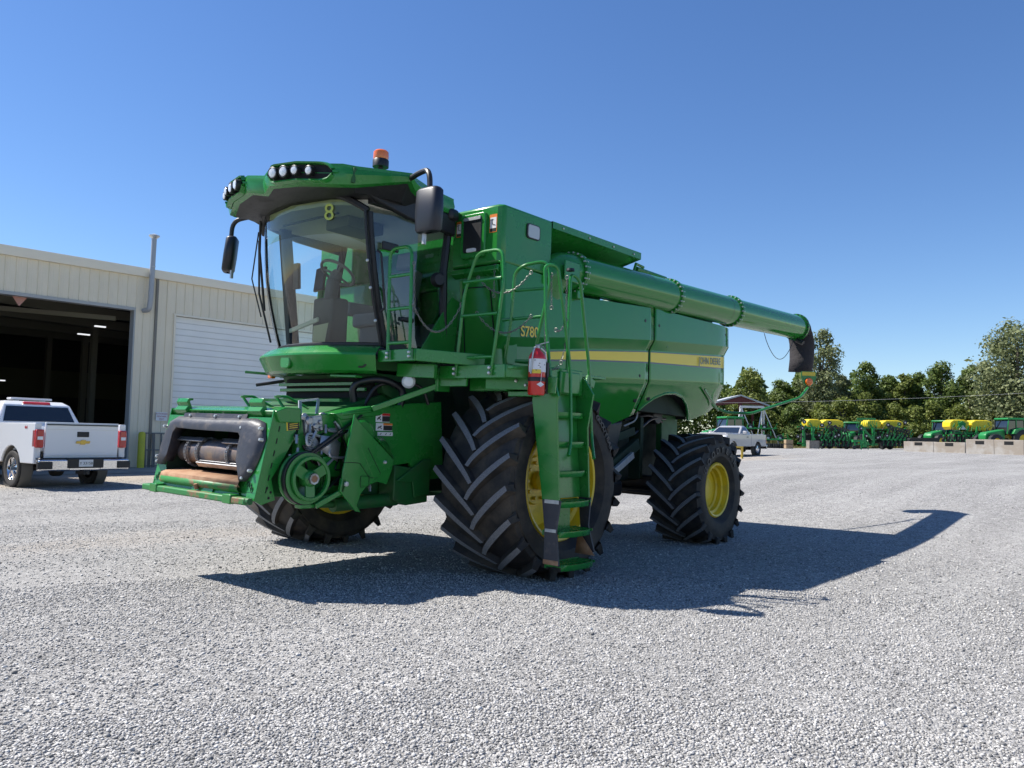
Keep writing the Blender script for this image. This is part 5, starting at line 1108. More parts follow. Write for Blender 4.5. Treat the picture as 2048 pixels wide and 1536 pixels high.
for (u, y) in ((-.9, -7.5), (-1.9, -11.5), (-1.6, -15.5), (6.3, -11.5)):
    b = MB(); b.box((u, y, 2.9), (.22, .3, 5.8)); b.build('column', M['beam'], BD)
b = MB(); b.bar((9, -6, 5.55), (.6, -1.2, 5.2), .1, .16); b.build('crane_rail', M['beam'], BD)
b = MB(); b.bar((9, -10, 4.2), (2, -14, 4.3), .12, .18); b.build('crane_rail', mat('yellow_rail', (.42, .34, .10), .6), BD)
for (u, y, z, L__) in ((5.9, -6, 6.3, 1.5), (-1.0, -9, 5.4, .5), (-.3, -5.2, 5.35, .4), (1.3, -13, 3.4, .9)):
    b = MB(); b.box((u, y, z), (L__, .12, .05)); b.build('tube_lamp', M['tube'], BD)
for (u, y, s_) in ((5.4, -12, 1.3), (2.3, -10, 1.0), (3.6, -15, 1.6), (0, -12, .9)):
    b = MB(); b.box((u, y, s_*.6), (s_*1.6, s_, s_*1.2)); b.box((u+.3, y, s_*1.3), (s_*.7, s_*.7, s_*.4)); b.build('stored_machine', mat('stored_dark', (.03, .06, .03), .6), BD, bev=.1)
b = MB(); b.add([(4.1, -.25, 5.42), (3.65, -.25, 5.42), (3.88, -.25, 5.10)], [(0, 1, 2)]); b.build('pennant', mat('faded_pennant', (.5, .25, .2), .7), BD, smooth=0, solid=.01)
# vent pipe
VP = thing('vent_pipe', 'grey galvanised vent pipe with a cap rising over the eave of the metal building', 'vent pipe', (BX+.07, BY+.16, BZ))
VP.rotation_euler = (0, 0, BA)
b = MB(); b.tube(fillet([(.10, -.14, 5.42), (.0, .08, 5.44), (-.02, .12, 5.8), (-.04, .12, 7.95)], .10), .085, 16); b.build('pipe', mat('galvanised', (.36, .37, .38), .45, metal=.3), VP)
b = MB(); b.lathe([(.087, -.01), (.092, 0), (.092, .02), (.087, .03)], (-.04, .12, 6.95), (0, 0, 1), 16); b.build('pipe_band', M['zinc'], VP)
b = MB(); b.lathe([(.06, 0), (.085, .02), (.18, .10), (.18, .13), (.0, .20)], (-.04, .12, 7.93), (0, 0, 1), 18); b.build('rain_cap', M['zinc'], VP)
def loc_b(u, y, z): 
    return Vector((BX+math.cos(BA)*u-math.sin(BA)*y, BY+math.sin(BA)*u+math.cos(BA)*y, BZ+z))
# sign
SG = thing('wall_sign', 'small white sign with red lettering fixed to the beige building wall', 'sign', loc_b(-.63, .06, 1.77), BA)
b = MB(); b.box((0, 0, 0), (.40, .012, .30)); b.build('sign_board', M['white'], SG, bev=.003)
red = mat('sign_red', (.35, .03, .06), .5)
for k, t_ in enumerate(('AUTHORIZED', 'PERSONNEL', 'ONLY')):
    text_mesh(t_, .075, frame_of((0, .008, .09-.09*k), (-1, 0, 0), (0, 0, 1)), red, 'sign_lettering', SG, ext=.001, xs=.85)
BO = thing('bollard', 'yellow steel bollard at the corner of the open bay', 'bollard', loc_b(.13, .35, 0), BA)
b = MB(); b.lathe([(.115, -.02), (.115, 1.15), (.08, 1.21), (0, 1.23)], (0, 0, 0), (0, 0, 1), 20); b.build('post', mat('bollard_yellow', (.56, .52, .03), .5, noise=(4, (.40, .37, .06), .45, .8)), BO)
RK = thing('steel_rack', 'grey steel frame rack leaning against the wall beside the yellow bollard', 'rack', loc_b(-.48, .22, 0), BA)
rk = mat('rack_grey', (.16, .155, .15), .6)
b = MB()
for u in (-.42, -.14, .10, .16, .40): b.bar((u, 0, 0), (u, -.08, 1.18), .04, .04)
for z in (.05, .6, 1.18): b.bar((-.44, -.05, z), (.44, -.05, z), .04, .04)
b.build('rack_frame', rk, RK)
# concrete apron
b = MB(); rows = []
for i in range(25):
    rows.append([]); u = -12+i*1.2
    for j in range(6):
        p = loc_b(u, .15+3.2*j/5, 0); rows[-1].append((p.x, p.y, z1(p.x, p.y)+.012))
b.grid(rows); tag(b.build('concrete_apron', M['conc'], rc=False), kind='structure')

# ================================================================== PICKUPS
def pickup(name, label, loc, heading, paint, white=True, cab_len=2.1):
    T = thing(name, label, 'pickup truck', loc, math.atan2(heading[1], heading[0]))
    # x forward, rear bumper at x=0
    Lh = 6.1 if white else 5.5; W = 1.0; axr = 1.22; axf = axr+(3.9 if white else 3.35); rw = .41 if white else .37; belt = 1.22; bz = .55
    top = 1.44 if white else 1.28
    def arch_poly(x0, x1, z0, zt, arches):
        p = [(x0, zt), (x1, zt), (x1, z0)]
        for c, r in sorted(arches, reverse=True):
            p += [(c+r*math.cos(R_(a)), max(z0, .02+rw*.95+r*math.sin(R_(a)))) for a in range(0, 181, 15)]
        p += [(x0, z0)]; return p
    bedL = 2.05 if white else 2.1; x_cab = .1+bedL; r_a = rw+.11
    b = MB()
    for s in (1, -1):
        pr = arch_poly(.06, x_cab, bz, top, [(axr, r_a)])
        rows = [[(x, (W-.16)*s, z) for x, z in pr], [(x, (W-.01)*s, z) for x, z in pr], [(x+.0, W*s if z < top-.05 else (W-.04)*s, z-(.0 if z < top-.05 else .02)) for x, z in pr]]
        b.prism(pr, 'y', (W-.14)*s, W*s)
    b.box((x_cab/2+.05, 0, .86), (x_cab-.1, 1.7, .08)); b.box((x_cab-.02, 0, 1.1), (.06, 1.8, .6))
    bed = b.build('cargo_bed', paint, T, bev=.03, seg=3)
    b = MB()
    for s in (1, -1): b.prism(arch_poly(x_cab+.02, Lh-.15, bz-.02, top-.02 if white else top-.02, [(axf, r_a)]), 'y', (W-.2)*s, W*s)
    b.box(((x_cab+Lh-.2)/2, 0, .95), (Lh-x_cab-.3, 1.7, .75)); body = b.build('body', paint, T, bev=.05, seg=3)
    # bonnet
    x_ws = x_cab+cab_len+.55
    b = MB(); b.prism([(x_ws-.3, top-.06), (x_ws-.3, top+.06), (Lh-.45, top-.02), (Lh-.12, top-.14), (Lh-.08, .6), (x_ws-.3, .6)], 'y', -W+.1, W-.1); b.build('bonnet', paint, T, bev=.05, seg=3)
    b = MB(); b.box((Lh-.06, 0, .95), (.08, 1.5, .38)); b.build('grille', M['black'], T, bev=.02)
    b = MB(); b.box((Lh, 0, .62), (.2, 1.96, .26)); b.build('front_bumper', M['steel'], T, bev=.04)
    for s in (1, -1):
        b = MB(); b.box((Lh-.10, .80*s, 1.0), (.12, .34, .30)); b.build('headlight', M['lamp'], T, bev=.03)
    # cab greenhouse
    zt = 1.98 if white else 1.78
    sec = [(x_cab+.03, x_ws+.05, W-.04, top-.05), (x_cab+.06, x_ws+.0, W-.05, top+.02), (x_cab+.26, x_ws-.62, W-.22, zt-.09), (x_cab+.42, x_ws-.82, W-.32, zt)]
    b = MB(); rows = []
    for x0, x1, hw, z in sec: rows.append([(x0, -hw, z), (x0, hw, z), (x1, hw, z), (x1, -hw, z), (x0, -hw, z)])
    b.grid(rows); n0 = len(b.v)-5; b.f.append((n0, n0+1, n0+2, n0+3)); b.m.append(0); cb = b.build('cab', paint, T, bev=.05, seg=3)
    # windows set 4 mm proud
    def quad(name, pts, mm=M['carglass']):
        b = MB(); b.add(pts, [(0, 1, 2, 3)]); return b.build(name, mm, T, smooth=0, solid=.012)
    lo, hi = sec[1], sec[2]
    def P3(i, fx, fy, t):  # i 0 rear,1 front ; fy -1..1
        x = lo[i]+(hi[i]-lo[i])*t; hw = lo[2]+(hi[2]-lo[2])*t; z = lo[3]+(hi[3]-lo[3])*t; return (x+fx, hw*fy, z)
    quad('rear_window', [P3(0, -.008, -.86, .06), P3(0, -.008, .86, .06), P3(0, -.008, .88, .90), P3(0, -.008, -.88, .90)])
    quad('windscreen', [P3(1, .008, -.90, .08), P3(1, .008, .90, .08), P3(1, .008, .86, .96), P3(1, .008, -.86, .96)])
    for s in (1, -1):
        def S3(fx, t):
            x = (lo[0]+(hi[0]-lo[0])*t)*(1-fx)+(lo[1]+(hi[1]-lo[1])*t)*fx; return (x, (lo[2]+(hi[2]-lo[2])*t+.008)*s, lo[3]+(hi[3]-lo[3])*t)
        segs = ((.10, .50), (.54, .90)) if white else ((.22, .86),)
        for a, c in segs: quad('side_window', [S3(a, .10), S3(c, .10), S3(c-.02, .93), S3(a+.01, .93)])
        b = MB(); b.box((x_ws-.35, (W+.12)*s, top+.08), (.12, .24, .20)); b.build('door_mirror', M['black'] if white else paint, T, bev=.03)
        b = MB(); b.box((x_cab+.55, (W+.015)*s, top-.18), (.2, .03, .04)); b.build('door_handle', paint if white else M['black'], T)
    # wheels
    for xx in (axr, axf):
        for s in (1, -1):
            wr = bpy.data.objects.new('wheel', None); link(wr, T); wr.location = (xx, (W-.16)*s, rw)
            b = MB(); w2 = .14; pr = [(rw*.62, -w2*.8), (rw*.8, -w2), (rw*.94, -w2*.95), (rw, -w2*.75)]+[(rw+(.006 if k % 2 else -.006), -w2*.75+w2*1.5*k/9) for k in range(1, 9)]+[(rw, w2*.75), (rw*.94, w2*.95), (rw*.8, w2), (rw*.62, w2*.8)]
            b.lathe(pr, (0, 0, 0), (0, 1, 0), 40)
            for k in range(44):
                a = 2*math.pi*k/44; e = Vector((math.cos(a), 0, math.sin(a))); b.bar(e*(rw)+Vector((0, -w2*.8, 0)), e*(rw)+Vector((0, w2*.8, 0)), .018, .02, up=e) if k % 2 == 0 else None
            b.build('tyre', mat('car_tyre', (.045, .042, .04), .85) if 'car_tyre' not in bpy.data.materials else bpy.data.materials['car_tyre'], wr, smooth=40)
            b = MB(); o = w2*.8*s; b.lathe([(rw*.63, o), (rw*.60, o-.02*s), (rw*.55, o-.05*s), (.10, o-.03*s), (.05, o+.01*s), (0, o+.01*s)], (0, 0, 0), (0, 1, 0), 32)
            for k in range(6 if white else 5):
                a = 2*math.pi*k/(6 if white else 5); e = Vector((math.cos(a), 0, math.sin(a))); b.bar(e*.05+Vector((0, o-.0*s, 0)), e*rw*.58+Vector((0, o-.02*s, 0)), .07, .03, up=(0, 1, 0))
            b.build('rim', M['chrome'], wr, smooth=30)
            b = MB(); b.lathe([(rw+.09, -.12), (rw+.10, .12)], (0, 0, 0), (0, 1, 0), 24); ob = b.build('arch_liner', M['arch'], wr)
    b = MB(); b.box((Lh/2, 0, .48), (Lh-1.2, .9, .16)); b.lathe([(0, -.2), (.2, -.1), (.2, .1), (0, .2)], (axr, 0, rw), (0, 1, 0), 16); b.cyl((axr, -.8, rw), (axr, .8, rw), .06, 10); b.box((.55, .3, .45), (.7, .2, .16)); b.build('chassis', mat('under_car', (.05, .045, .04), .8), T, bev=.02)
    # tail
    b = MB(); b.box((.045, 0, (top+.62)/2+.03), (.06, 1.60, top-.64)); b.box((.02, 0, top-.09), (.03, 1.58, .10)); b.box((.018, 0, .74), (.02, 1.58, .05)); tg = b.build('tailgate', paint, T, bev=.02, seg=3)
    b = MB(); b.box((.01, 0, top-.03), (.06, 1.56, .02)); b.build('tailgate_cap', M['black'], tg)
    for s in (1, -1):
        b = MB(); b.box((.09, .915*s, top-.34), (.20, .17, .40)); tl = b.build('tail_light', M['tail'], T, bev=.025, seg=3)
        b = MB(); b.box((-.012, .915*s, top-.33), (.01, .11, .07)); b.build('reversing_lens', M['lamp'], tl)
    b = MB(); b.box((.012, 0, top-.24), (.03, .26, .12)); b.build('tailgate_handle', M['black'], tg, bev=.012)
    b = MB(); b.box((-.08, 0, .62), (.16, 1.98, .05)); b.box((-.12, .66, .52), (.12, .66, .24)); b.box((-.12, -.66, .52), (.12, .66, .24)); b.box((-.10, 0, .44), (.1, 1.2, .10)); bp_ = b.build('rear_bumper', M['chrome'], T, bev=.03, seg=3)
    b = MB(); b.box((-.12, 0, .56), (.14, .80, .22)); b.box((-.02, 0, .665), (.2, 1.9, .03)); b.box((-.16, .86, .52), (.1, .30, .16)); b.box((-.16, -.86, .52), (.1, .30, .16)); b.build('bumper_step', M['black'], bp_, bev=.02)
    b = MB(); b.box((-.05, 0, .36), (.4, .12, .1)); b.cyl((-.1, .0, .36), (-.28, 0, .36), .03); b.build('tow_hitch', M['black'], T)
    return T, top
M['chrome'] = mat('chrome', (.72, .72, .74), .12, metal=1); M['arch'] = mat('arch_liner_grey', (.14, .13, .115), .85); M['tail'] = mat('tail_red', (.45, .01, .012), .2, coat=.8)
wp = mat('white_paint', (.72, .73, .75), .3, coat=1); gp_ = mat('silver_paint', (.38, .385, .40), .35, coat=.8)
hz = lambda v: Vector((v.x, v.y, 0)).normalized()
ray = hz(_d+_r*((160-1024)/F_PX)); lft = Vector((-ray.y, ray.x, 0))
a = R_(25); hd = ray*math.cos(a)+lft*math.sin(a)
c0 = wat(165, 905, dep=17.9); gz = z1(c0.x, c0.y)
TR, tp = pickup('white_pickup', 'white pickup truck with a roof light bar standing in front of the open bay', (c0.x, c0.y, gz-.0), hd, wp, True)
b = MB(); b.box((2.85, 0, 2.04), (.25, .95, .05)); b.box((2.85, .3, 2.0), (.1, .1, .06)); b.box((2.85, -.3, 2.0), (.1, .1, .06)); b.build('light_bar', mat('light_bar_clear', (.7, .7, .72), .2), TR, bev=.015)
b = MB(); b.box((2.46, 0, 1.925), (.08, .62, .07), rot=(0, -.6, 0)); b.build('brake_light', M['tail'], TR, bev=.015)
PL = MB(); PL.box((-.196, 0, .56), (.01, .31, .155)); pl_ = PL.build('licence_plate', M['white'], TR, bev=.004)
text_mesh('Y 33158', .085, frame_of((-.203, 0, .555), (0, -1, 0), (0, 0, 1)), M['deep'], 'plate_number', pl_, ext=.001)
b = MB()
b.prism([(py_*1.05, tp-.42+pz_) for py_, pz_ in ((.15, -.025), (.135, .03), (.05, .03), (.04, .055), (-.06, .055), (-.05, .03), (-.15, .03), (-.135, -.025), (-.05, -.025), (-.04, -.05), (.06, -.05), (.05, -.025))], 'x', -.012, .012); b.build('gold_emblem', mat('gold_emblem', (.62, .40, .08), .3, metal=.5), TR, bev=.003)
text_mesh('4x4', .09, frame_of((.50, 1.004, tp-.10), (-1, 0, 0), (0, 0, 1)), M['tail'], 'badge_lettering', TR, ext=.001, bold=.003)
# small silver truck
h2 = (-_r*.66-hz(_d)*.75); h2.z = 0; h2.normalize()
p = wat(1503, 905, dep=50.5); gz = z1(p.x, p.y)
TS, tp2 = pickup('silver_pickup', 'small silver pickup truck parked far off behind the rear wheel of the combine', (p.x, p.y, gz), h2, gp_, False, cab_len=.95)

# ================================================================== FAR YARD
RX = hz(_r); FX = hz(_d); RZROT = math.atan2(RX.y, RX.x)
def far(name, label, cat, px, dep, group=None, turn=0):
    p = wat(px, 890, dep=dep); o = thing(name, label, cat, (p.x, p.y, z1(p.x, p.y)), RZROT+turn, group); return o
def pm(dep): return F_PX/dep
M['fgreen'] = mat('implement_green', (.012, .20, .045), .4); M['fdark'] = mat('implement_dark', (.012, .014, .014), .6)
M['ftank'] = mat('yellow_tank', (.74, .56, .02), .45, noise=(3, (.60, .46, .04), .5, .8)); M['fyel'] = mat('yellow_wheel', (.6, .45, .02), .45)
M['wood'] = mat('crate_wood', (.42, .30, .18), .8, noise=(6, (.30, .21, .13), .4, .7)); M['galv'] = mat('galvanised_frame', (.58, .58, .58), .5)
def tractor(name, label, px, dep, turn=0, s=1.0, roofc='fgreen', group='tractors parked among the implements'):
    t = far(name, label, 'tractor', px, dep, group, turn)   # local: hood towards -x
    def bd(b, n, m, **k): o = b.build(n, m, t, **k); o.scale = (s, s, s); return o
    b = MB(); b.prism([(-3.1, .9), (-3.15, 1.35), (-2.9, 1.62), (-1.2, 1.92), (-1.0, 1.95), (-1.0, .9)], 'y', -.5, .5); bd(b, 'hood', M['fgreen'], bev=.12, seg=3)
    b = MB(); b.prism([(-1.05, 1.5), (-1.15, 1.9), (-.9, 2.8), (.75, 2.85), (.8, 1.5)], 'y', -.8, .8); bd(b, 'cab_glass', M['carglass'], bev=.05)
    for x0, x1 in ((-1.07, -.88), (.80, .76), (-.1, -.1)):
        for y in (-.81, .81): b = MB(); b.bar((x0, y, 1.5), (x1, y, 2.85), .08, .08); bd(b, 'cab_post', M['fgreen'])
    b = MB(); b.box((-.05, 0, 2.95), (2.0, 1.8, .2)); bd(b, 'cab_roof', M[roofc], bev=.08, seg=3)
    for s2 in (1, -1):
        for (x, r, w_) in ((.35, .98, .5), (-2.45, .72, .42)):
            b = MB(); b.lathe([(r*.5, -w_/2), (r*.9, -w_/2), (r, -w_*.4), (r, w_*.4), (r*.9, w_/2), (r*.5, w_/2)], (0, 0, 0), (0, 1, 0), 24)
            for k in range(18): a = 2*math.pi*k/18; e = Vector((math.cos(a), 0, math.sin(a))); b.bar(e*r+Vector((0, -w_*.45, 0)), e*r+Vector((0, w_*.45, 0)), .07, .06, up=e)
            o = bd(b, 'wheel', M['fdark']); o.location = (x*s, .98*s2*s, r*s)
            b = MB(); b.lathe([(r*.52, w_*.45), (r*.45, w_*.2), (.1, w_*.25), (0, w_*.3)], (0, 0, 0), (0, 1, 0), 20); b.lathe([(r*.52, -w_*.45), (r*.45, -w_*.2), (.1, -w_*.25), (0, -w_*.3)], (0, 0, 0), (0, 1, 0), 20); q = b.build('rim', M['fyel'], o)
        b = MB(); b.prism([(-.75, 1.5), (-.5, 1.95), (.2, 2.12), (.95, 1.95), (1.3, 1.5)], 'y', .65*s2, 1.2*s2); bd(b, 'fender', M['fgreen'], bev=.05)
    b = MB(); b.cyl((-1.2, .55, 1.8), (-1.2, .55, 2.9), .06, 10); b.box((-1.7, 0, .85), (2.6, .5, .5)); bd(b, 'exhaust', M['fdark'])
    return t
T0 = dict()
tractor('tractor', 'green tractor with its hood to the left, just over the cab of the silver pickup', 1462, 76, turn=.30, s=1.0)
tractor('tractor', 'green tractor half hidden between the two folded yellow-tank planters', 1708, 92, turn=.9, s=1.0)
tractor('tractor', 'dark green tractor seen left of the planter behind the low concrete wall', 1890, 92, turn=.5, s=1.05)
tractor('tractor', 'large green tractor with a yellow rear wheel at the right edge behind the concrete wall', 2022, 80, turn=.15, s=1.05, roofc='fgreen')
def rowunits(t, n, x0, x1, z, y, mats=('fdark', 'fgreen')):
    for k in range(n):
        x = x0+(x1-x0)*k/(n-1); b = MB()
        b.lathe([(0, -.05), (.17, -.05), (.17, .05), (0, .05)], (x-.07, y, z-.2), (0, 1, 0), 14); b.lathe([(0, -.05), (.14, -.05), (.14, .05), (0, .05)], (x+.12, y+.1, z-.24), (0, 1, 0), 12)
        b.box((x, y, z+.1), (.14, .3, .36)); b.bar((x-.05, y, z+.3), (x+.1, y-.2, z-.15), .05, .05)
        o = b.build('row_unit', M['fdark'], t); c = MB(); c.box((x, y-.05, z+.33), (.16, .22, .16)); c.bar((x+.12, y-.1, z+.2), (x+.02, y-.2, z-.3), .05, .05); c.build('meter_box', M['fgreen'], o)
def planter(label, px, dep, var):
    rg = random.Random(var); t = far('folded_planter', label, 'planter', px, dep, 'folded planters with yellow tanks', 0)
    k = dep/F_PX   # metres per photo pixel
    def tank(x0, x1, z0, z1_, y=.6):
        b = MB(); w_ = x1-x0; b.prism([(x0+.1*w_, z0), (x0, z0+.3), (x0+.02, z1_-.25), (x0+.2*w_, z1_), (x1-.25*w_, z1_), (x1, z1_-.2), (x1, z0+.35), (x1-.12*w_, z0)], 'y', y-.8, y+.8); b.build('yellow_tank', M['ftank'], t, bev=.1, seg=3)
    if var < 3:
        tank(-1.75, -.15, 2.35, 3.15); tank(-.05, 2.25, 2.2, 3.15, .7)
        for x in (-2.3, -1.35):
            b = MB(); b.box((x, -.8, 1.35), (.24, .24, 2.0)); b.bar((x, -.8, 2.2), (x-.35, -.9, 2.6), .1, .1); b.build('frame_post', M['fgreen'], t)
        b = MB(); b.bar((-3.0, -.9, .55), (-.9, -.9, .5), .14, .14); b.box((-2.3, -.9, .35), (.35, .3, .3)); b.bar((-2.9, -.6, 2.3), (2.0, -.4, 2.05), .12, .14); b.bar((-1.3, -.5, 1.5), (2.3, -.5, 1.0), .14, .14); b.bar((-.2, -.6, .9), (.5, -.7, 2.3), .12, .12); b.bar((.7, -.6, .9), (1.1, -.7, 2.3), .1, .1)
        for q in range(7): b.bar((-.6+.42*q, -.9, 1.05), (-.35+.42*q, -1.0, 1.9-.05*q), .09, .16)
        b.build('toolbar', M['fgreen'], t)
        for q in range(9):
            x = rg.uniform(-3.0, 2.2); z = 2.35+rg.uniform(-.2, .6) if q < 5 else 1.9-.08*q; b = MB(); b.lathe([(0, -.06), (.20, -.06), (.22, 0), (.20, .06), (0, .06)], (x, -1.0, z), (.2, 1, .1), 14); o = b.build('gauge_wheel', M['fdark'], t); b = MB(); b.lathe([(0, -.07), (.08, -.07)], (x, -1.0, z), (.2, 1, .1), 10); b.build('wheel_hub', M['galv'], o)
        for q in range(8):
            x = .3+.28*q; z = 2.35-.12*q*.5; b = MB(); b.lathe([(.1, -.05), (.23, -.05), (.23, .05), (.1, .05)], (x, -1.05, z), (.5, 1, 0), 14); b.bar((x, -1.0, z-.2), (x+.1, -1.0, z-.9), .06, .1); b.build('row_unit', M['fdark'], t)
        rowunits(t, 8, -.5, 2.6, .62+.1*(var == 2), -1.1)
        for x in (-.2, .6, 2.4): b = MB(); b.lathe([(0, -.15), (.42, -.15), (.46, 0), (.42, .15), (0, .15)], (x, -.4, .46), (1, .3, 0), 20); b.build('transport_wheel', M['fdark'], t)
        if var == 2:
            for q in range(10): b = MB(); x = -3.2+.2*q; b.bar((x, -.9, 2.3), (x+.15, -1.0, 3.35-.03*q), .05, .05); b.lathe([(0, -.03), (.12, -.03), (.12, .03), (0, .03)], (x+.1, -1.1, 3.2), (0, 1, 0), 10); b.build('disc_arm', M['fgreen'], t)
            b = MB(); b.bar((-2.6, -1.0, 2.3), (-1.4, -1.0, .9), .22, .2); b.bar((-1.4, -1, .9), (-1.6, -1, .4), .2, .2); b.build('folded_wing', M['fgreen'], t); b = MB(); b.bar((.6, -1, .6), (2.0, -1, 2.3), .12, .12); b.build('folded_wing', M['fgreen'], t)
    else:
        tank(-2.5, -.4, 2.05, 3.1); tank(-.2, 2.1, 2.0, 3.1)
        b = MB(); b.bar((-2.6, -.6, 1.7), (3.4, -.6, 1.6), .2, .2); b.bar((-1.0, -.6, 1.5), (-.7, -.6, 2.4), .14, .14); b.bar((.0, -.6, 1.2), (.2, -.6, 2.4), .14, .14)
        for q in range(6): b.bar((2.0+.3*q, -.7, 1.0), (2.3+.3*q, -.8, 1.7), .08, .12)
        b.build('toolbar', M['fgreen'], t)
        b = MB(); b.prism([(-1.6, 2.25), (-1.7, 2.7), (-1.3, 2.95), (-.95, 2.7), (-1.0, 2.25)], 'y', -.5, -.35); b.build('blower_housing', M['fgreen'], t)
        b = MB(); b.prism([(-1.75, 2.05), (-1.35, 2.5), (-.95, 2.05)], 'y', -.62, -.60); b.build('warning_triangle', M['white'], t)
        rowunits(t, 12, -3.6, 2.2, 1.05, -1.0)
        for q in range(9): b = MB(); x = 2.4+.14*q; b.bar((x, -.8, 2.9), (x+.3, -.9, 2.3), .05, .05); b.build('marker_arm', M['fgreen'], t)
        b = MB(); b.lathe([(0, -.5), (.25, -.5), (.25, .5), (0, .5)], (2.9, -.7, 2.3), (1, 0, -.2), 16); b.build('roller', M['fdark'], t)
        for q in range(7): b = MB(); x = 2.0+.2*q; b.bar((x, -1.0, 2.0-.03*q), (x+.12, -1.0, 1.75-.03*q), .06, .06); b.build('yellow_tine', M['ftank'], t)
    # tangle of hoses and arms
    b = MB()
    for q in range(34):
        x = rg.uniform(-2.8, 2.6); z = rg.uniform(.6, 2.2); y = -1.0+rg.uniform(-.2, .5); b.tube([(x, y, z), (x+rg.uniform(-.3, .3), y, z+rg.uniform(.1, .5)), (x+rg.uniform(-.5, .5), y+.1, z+rg.uniform(-.4, .3))], .03, 5)
    tag(b.build('hose_tangle', M['fdark'], t), kind='stuff')
    b = MB()
    for q in range(40):
        x = rg.uniform(-2.9, 2.7); z = rg.uniform(.5, 2.6); y = -1.15+rg.uniform(-.15, .3); dx = rg.uniform(-.35, .35); b.bar((x, y, z), (x+dx, y+rg.uniform(-.1, .1), z+rg.uniform(-.5, .6)), .05, .07)
    tag(b.build('linkage_bars', M['fgreen'], t), kind='stuff')
    b = MB(); b.box((0.3, .5, 1.15), (4.6, 1.2, .9)); b.build('inner_frame', M['fdark'], t, bev=.1)
    return t
planter('folded green planter with two yellow tanks, left of the far row, behind the wooden crates', 1645, 85, 1)
planter('folded green planter with yellow tanks and tall raised disc arms, middle of the far row', 1765, 85, 2)
planter('green planter with two big yellow tanks and white triangle behind the low concrete wall', 1945, 85, 3)
# disc harrow and cultivator left
def harrow(label, px, dep, wd, z0):
    t = far('disc_harrow', label, 'tillage implement', px, dep, None); b = MB(); rg = random.Random(px)
    b.bar((-wd, 0, z0), (wd, 0, z0), .16, .16); b.bar((-wd, -1, z0-.05), (wd, -1, z0-.05), .14, .14)
    for q in range(6): x = -wd+2*wd*q/5; b.bar((x, 0, z0), (x+.1, -1, z0), .1, .12); b.bar((x, -.5, z0), (x+rg.uniform(-.3, .3), -.6, z0+rg.uniform(.3, .9)), .07, .07)
    b.build('frame', M['fgreen'], t)
    n = int(wd*9)
    for row, y in enumerate((-1.0, .1)):
        for q in range(n): b = MB(); x = -wd+2*wd*q/(n-1); b.lathe([(0, -.02), (.26, -.01), (.26, .01), (0, .02)], (x, y, .28), (1, .35, 0), 14); b.build('disc', M['fdark'], t)
    for x in (-wd*.4, wd*.4): b = MB(); b.lathe([(0, -.1), (.35, -.1), (.38, 0), (.35, .1), (0, .1)], (x, -.5, z0+.1), (.2, 1, 0), 18); o = b.build('wheel', M['fdark'], t); b = MB(); b.lathe([(0, -.12), (.14, -.12)], (x, -.5, z0+.1), (.2, 1, 0), 10); b.build('hub', M['galv'], o)
    return t
harrow('green disc harrow standing on the gravel left of the wooden crates', 1545, 86, 1.6, 1.0)
harrow('green folded tillage implement behind the silver pickup, under the white gantry', 1512, 92, 2.0, 2.3)
CPL = thing('cutter_header', 'long dark cutting header lying on a green trailer behind the low concrete wall', 'header', wat(1845, 890, dep=80), RZROT)
CPL.location.z = z1(CPL.location.x, CPL.location.y)
b = MB(); b.box((0, 0, 1.0), (2.9, .5, .35)); b.bar((-1.4, -.3, 1.15), (1.4, -.3, 1.2), .12, .1); b.build('header_body', M['fdark'], CPL, bev=.05)
b = MB(); b.box((.1, 0, .72), (2.2, .5, .12)); b.box((-.9, 0, .4), (.12, .4, .5)); b.box((.9, 0, .4), (.12, .4, .5)); b.build('trailer_frame', M['fgreen'], CPL)
SM = far('small_implement', 'small green wheeled implement in front of the middle planter', 'implement', 1718, 78)
b = MB(); b.box((0, 0, .85), (1.3, .4, .25)); b.bar((-.5, -.2, .8), (-.5, -.3, .15), .08, .08); b.bar((.1, -.2, .8), (.1, -.3, .0), .1, .1); b.bar((.9, .0, .0), (.9, 0, .8), .06, .06); b.bar((-.6, -.2, .45), (.9, -.2, .6), .08, .08); b.build('frame', M['fgreen'], SM)
b = MB(); b.lathe([(0, -.06), (.18, -.06), (.2, 0), (.18, .06), (0, .06)], (-.6, -.3, .2), (.2, 1, 0), 14); b.build('wheel', M['fdark'], SM)
# crates
for (px, dep, w_, n, lab, mm) in ((1577, 82, .72, 2, 'pale wooden crate stack of two boxes left of the first planter', 'wood'), (1625, 82, .95, 1, 'grey weathered wire crate in front of the first planter', 'wood2')):
    if mm == 'wood2': M['wood2'] = mat('grey_crate', (.27, .24, .20), .85, noise=(7, (.17, .15, .13), .4, .7))
    if n == 2:
        for q in range(2):
            t = far('wooden_crate', ('lower' if q == 0 else 'upper')+' pale wooden crate of the stack left of the first planter', 'crate', px, dep, 'stacked wooden crates'); t.location.z += q*.5
            b = MB()
            for z in (.08, .22, .36): b.box((0, 0, z), (w_, w_, .12))
            b.build('slats', M[mm], t); b = MB(); b.box((0, 0, .01), (w_*.96, w_*.96, .06)); b.build('base', M['fdark'], t)
    else:
        t = far('wire_crate', lab, 'crate', px, dep); b = MB(); b.box((0, 0, .42), (w_, w_, .76)); b.box((0, 0, .83), (w_+.05, w_+.05, .05)); b.box((-w_/2, -w_/2, .4), (.07, .07, .85)); b.box((w_/2, -w_/2, .4), (.07, .07, .85)); b.build('crate_body', M[mm], t)
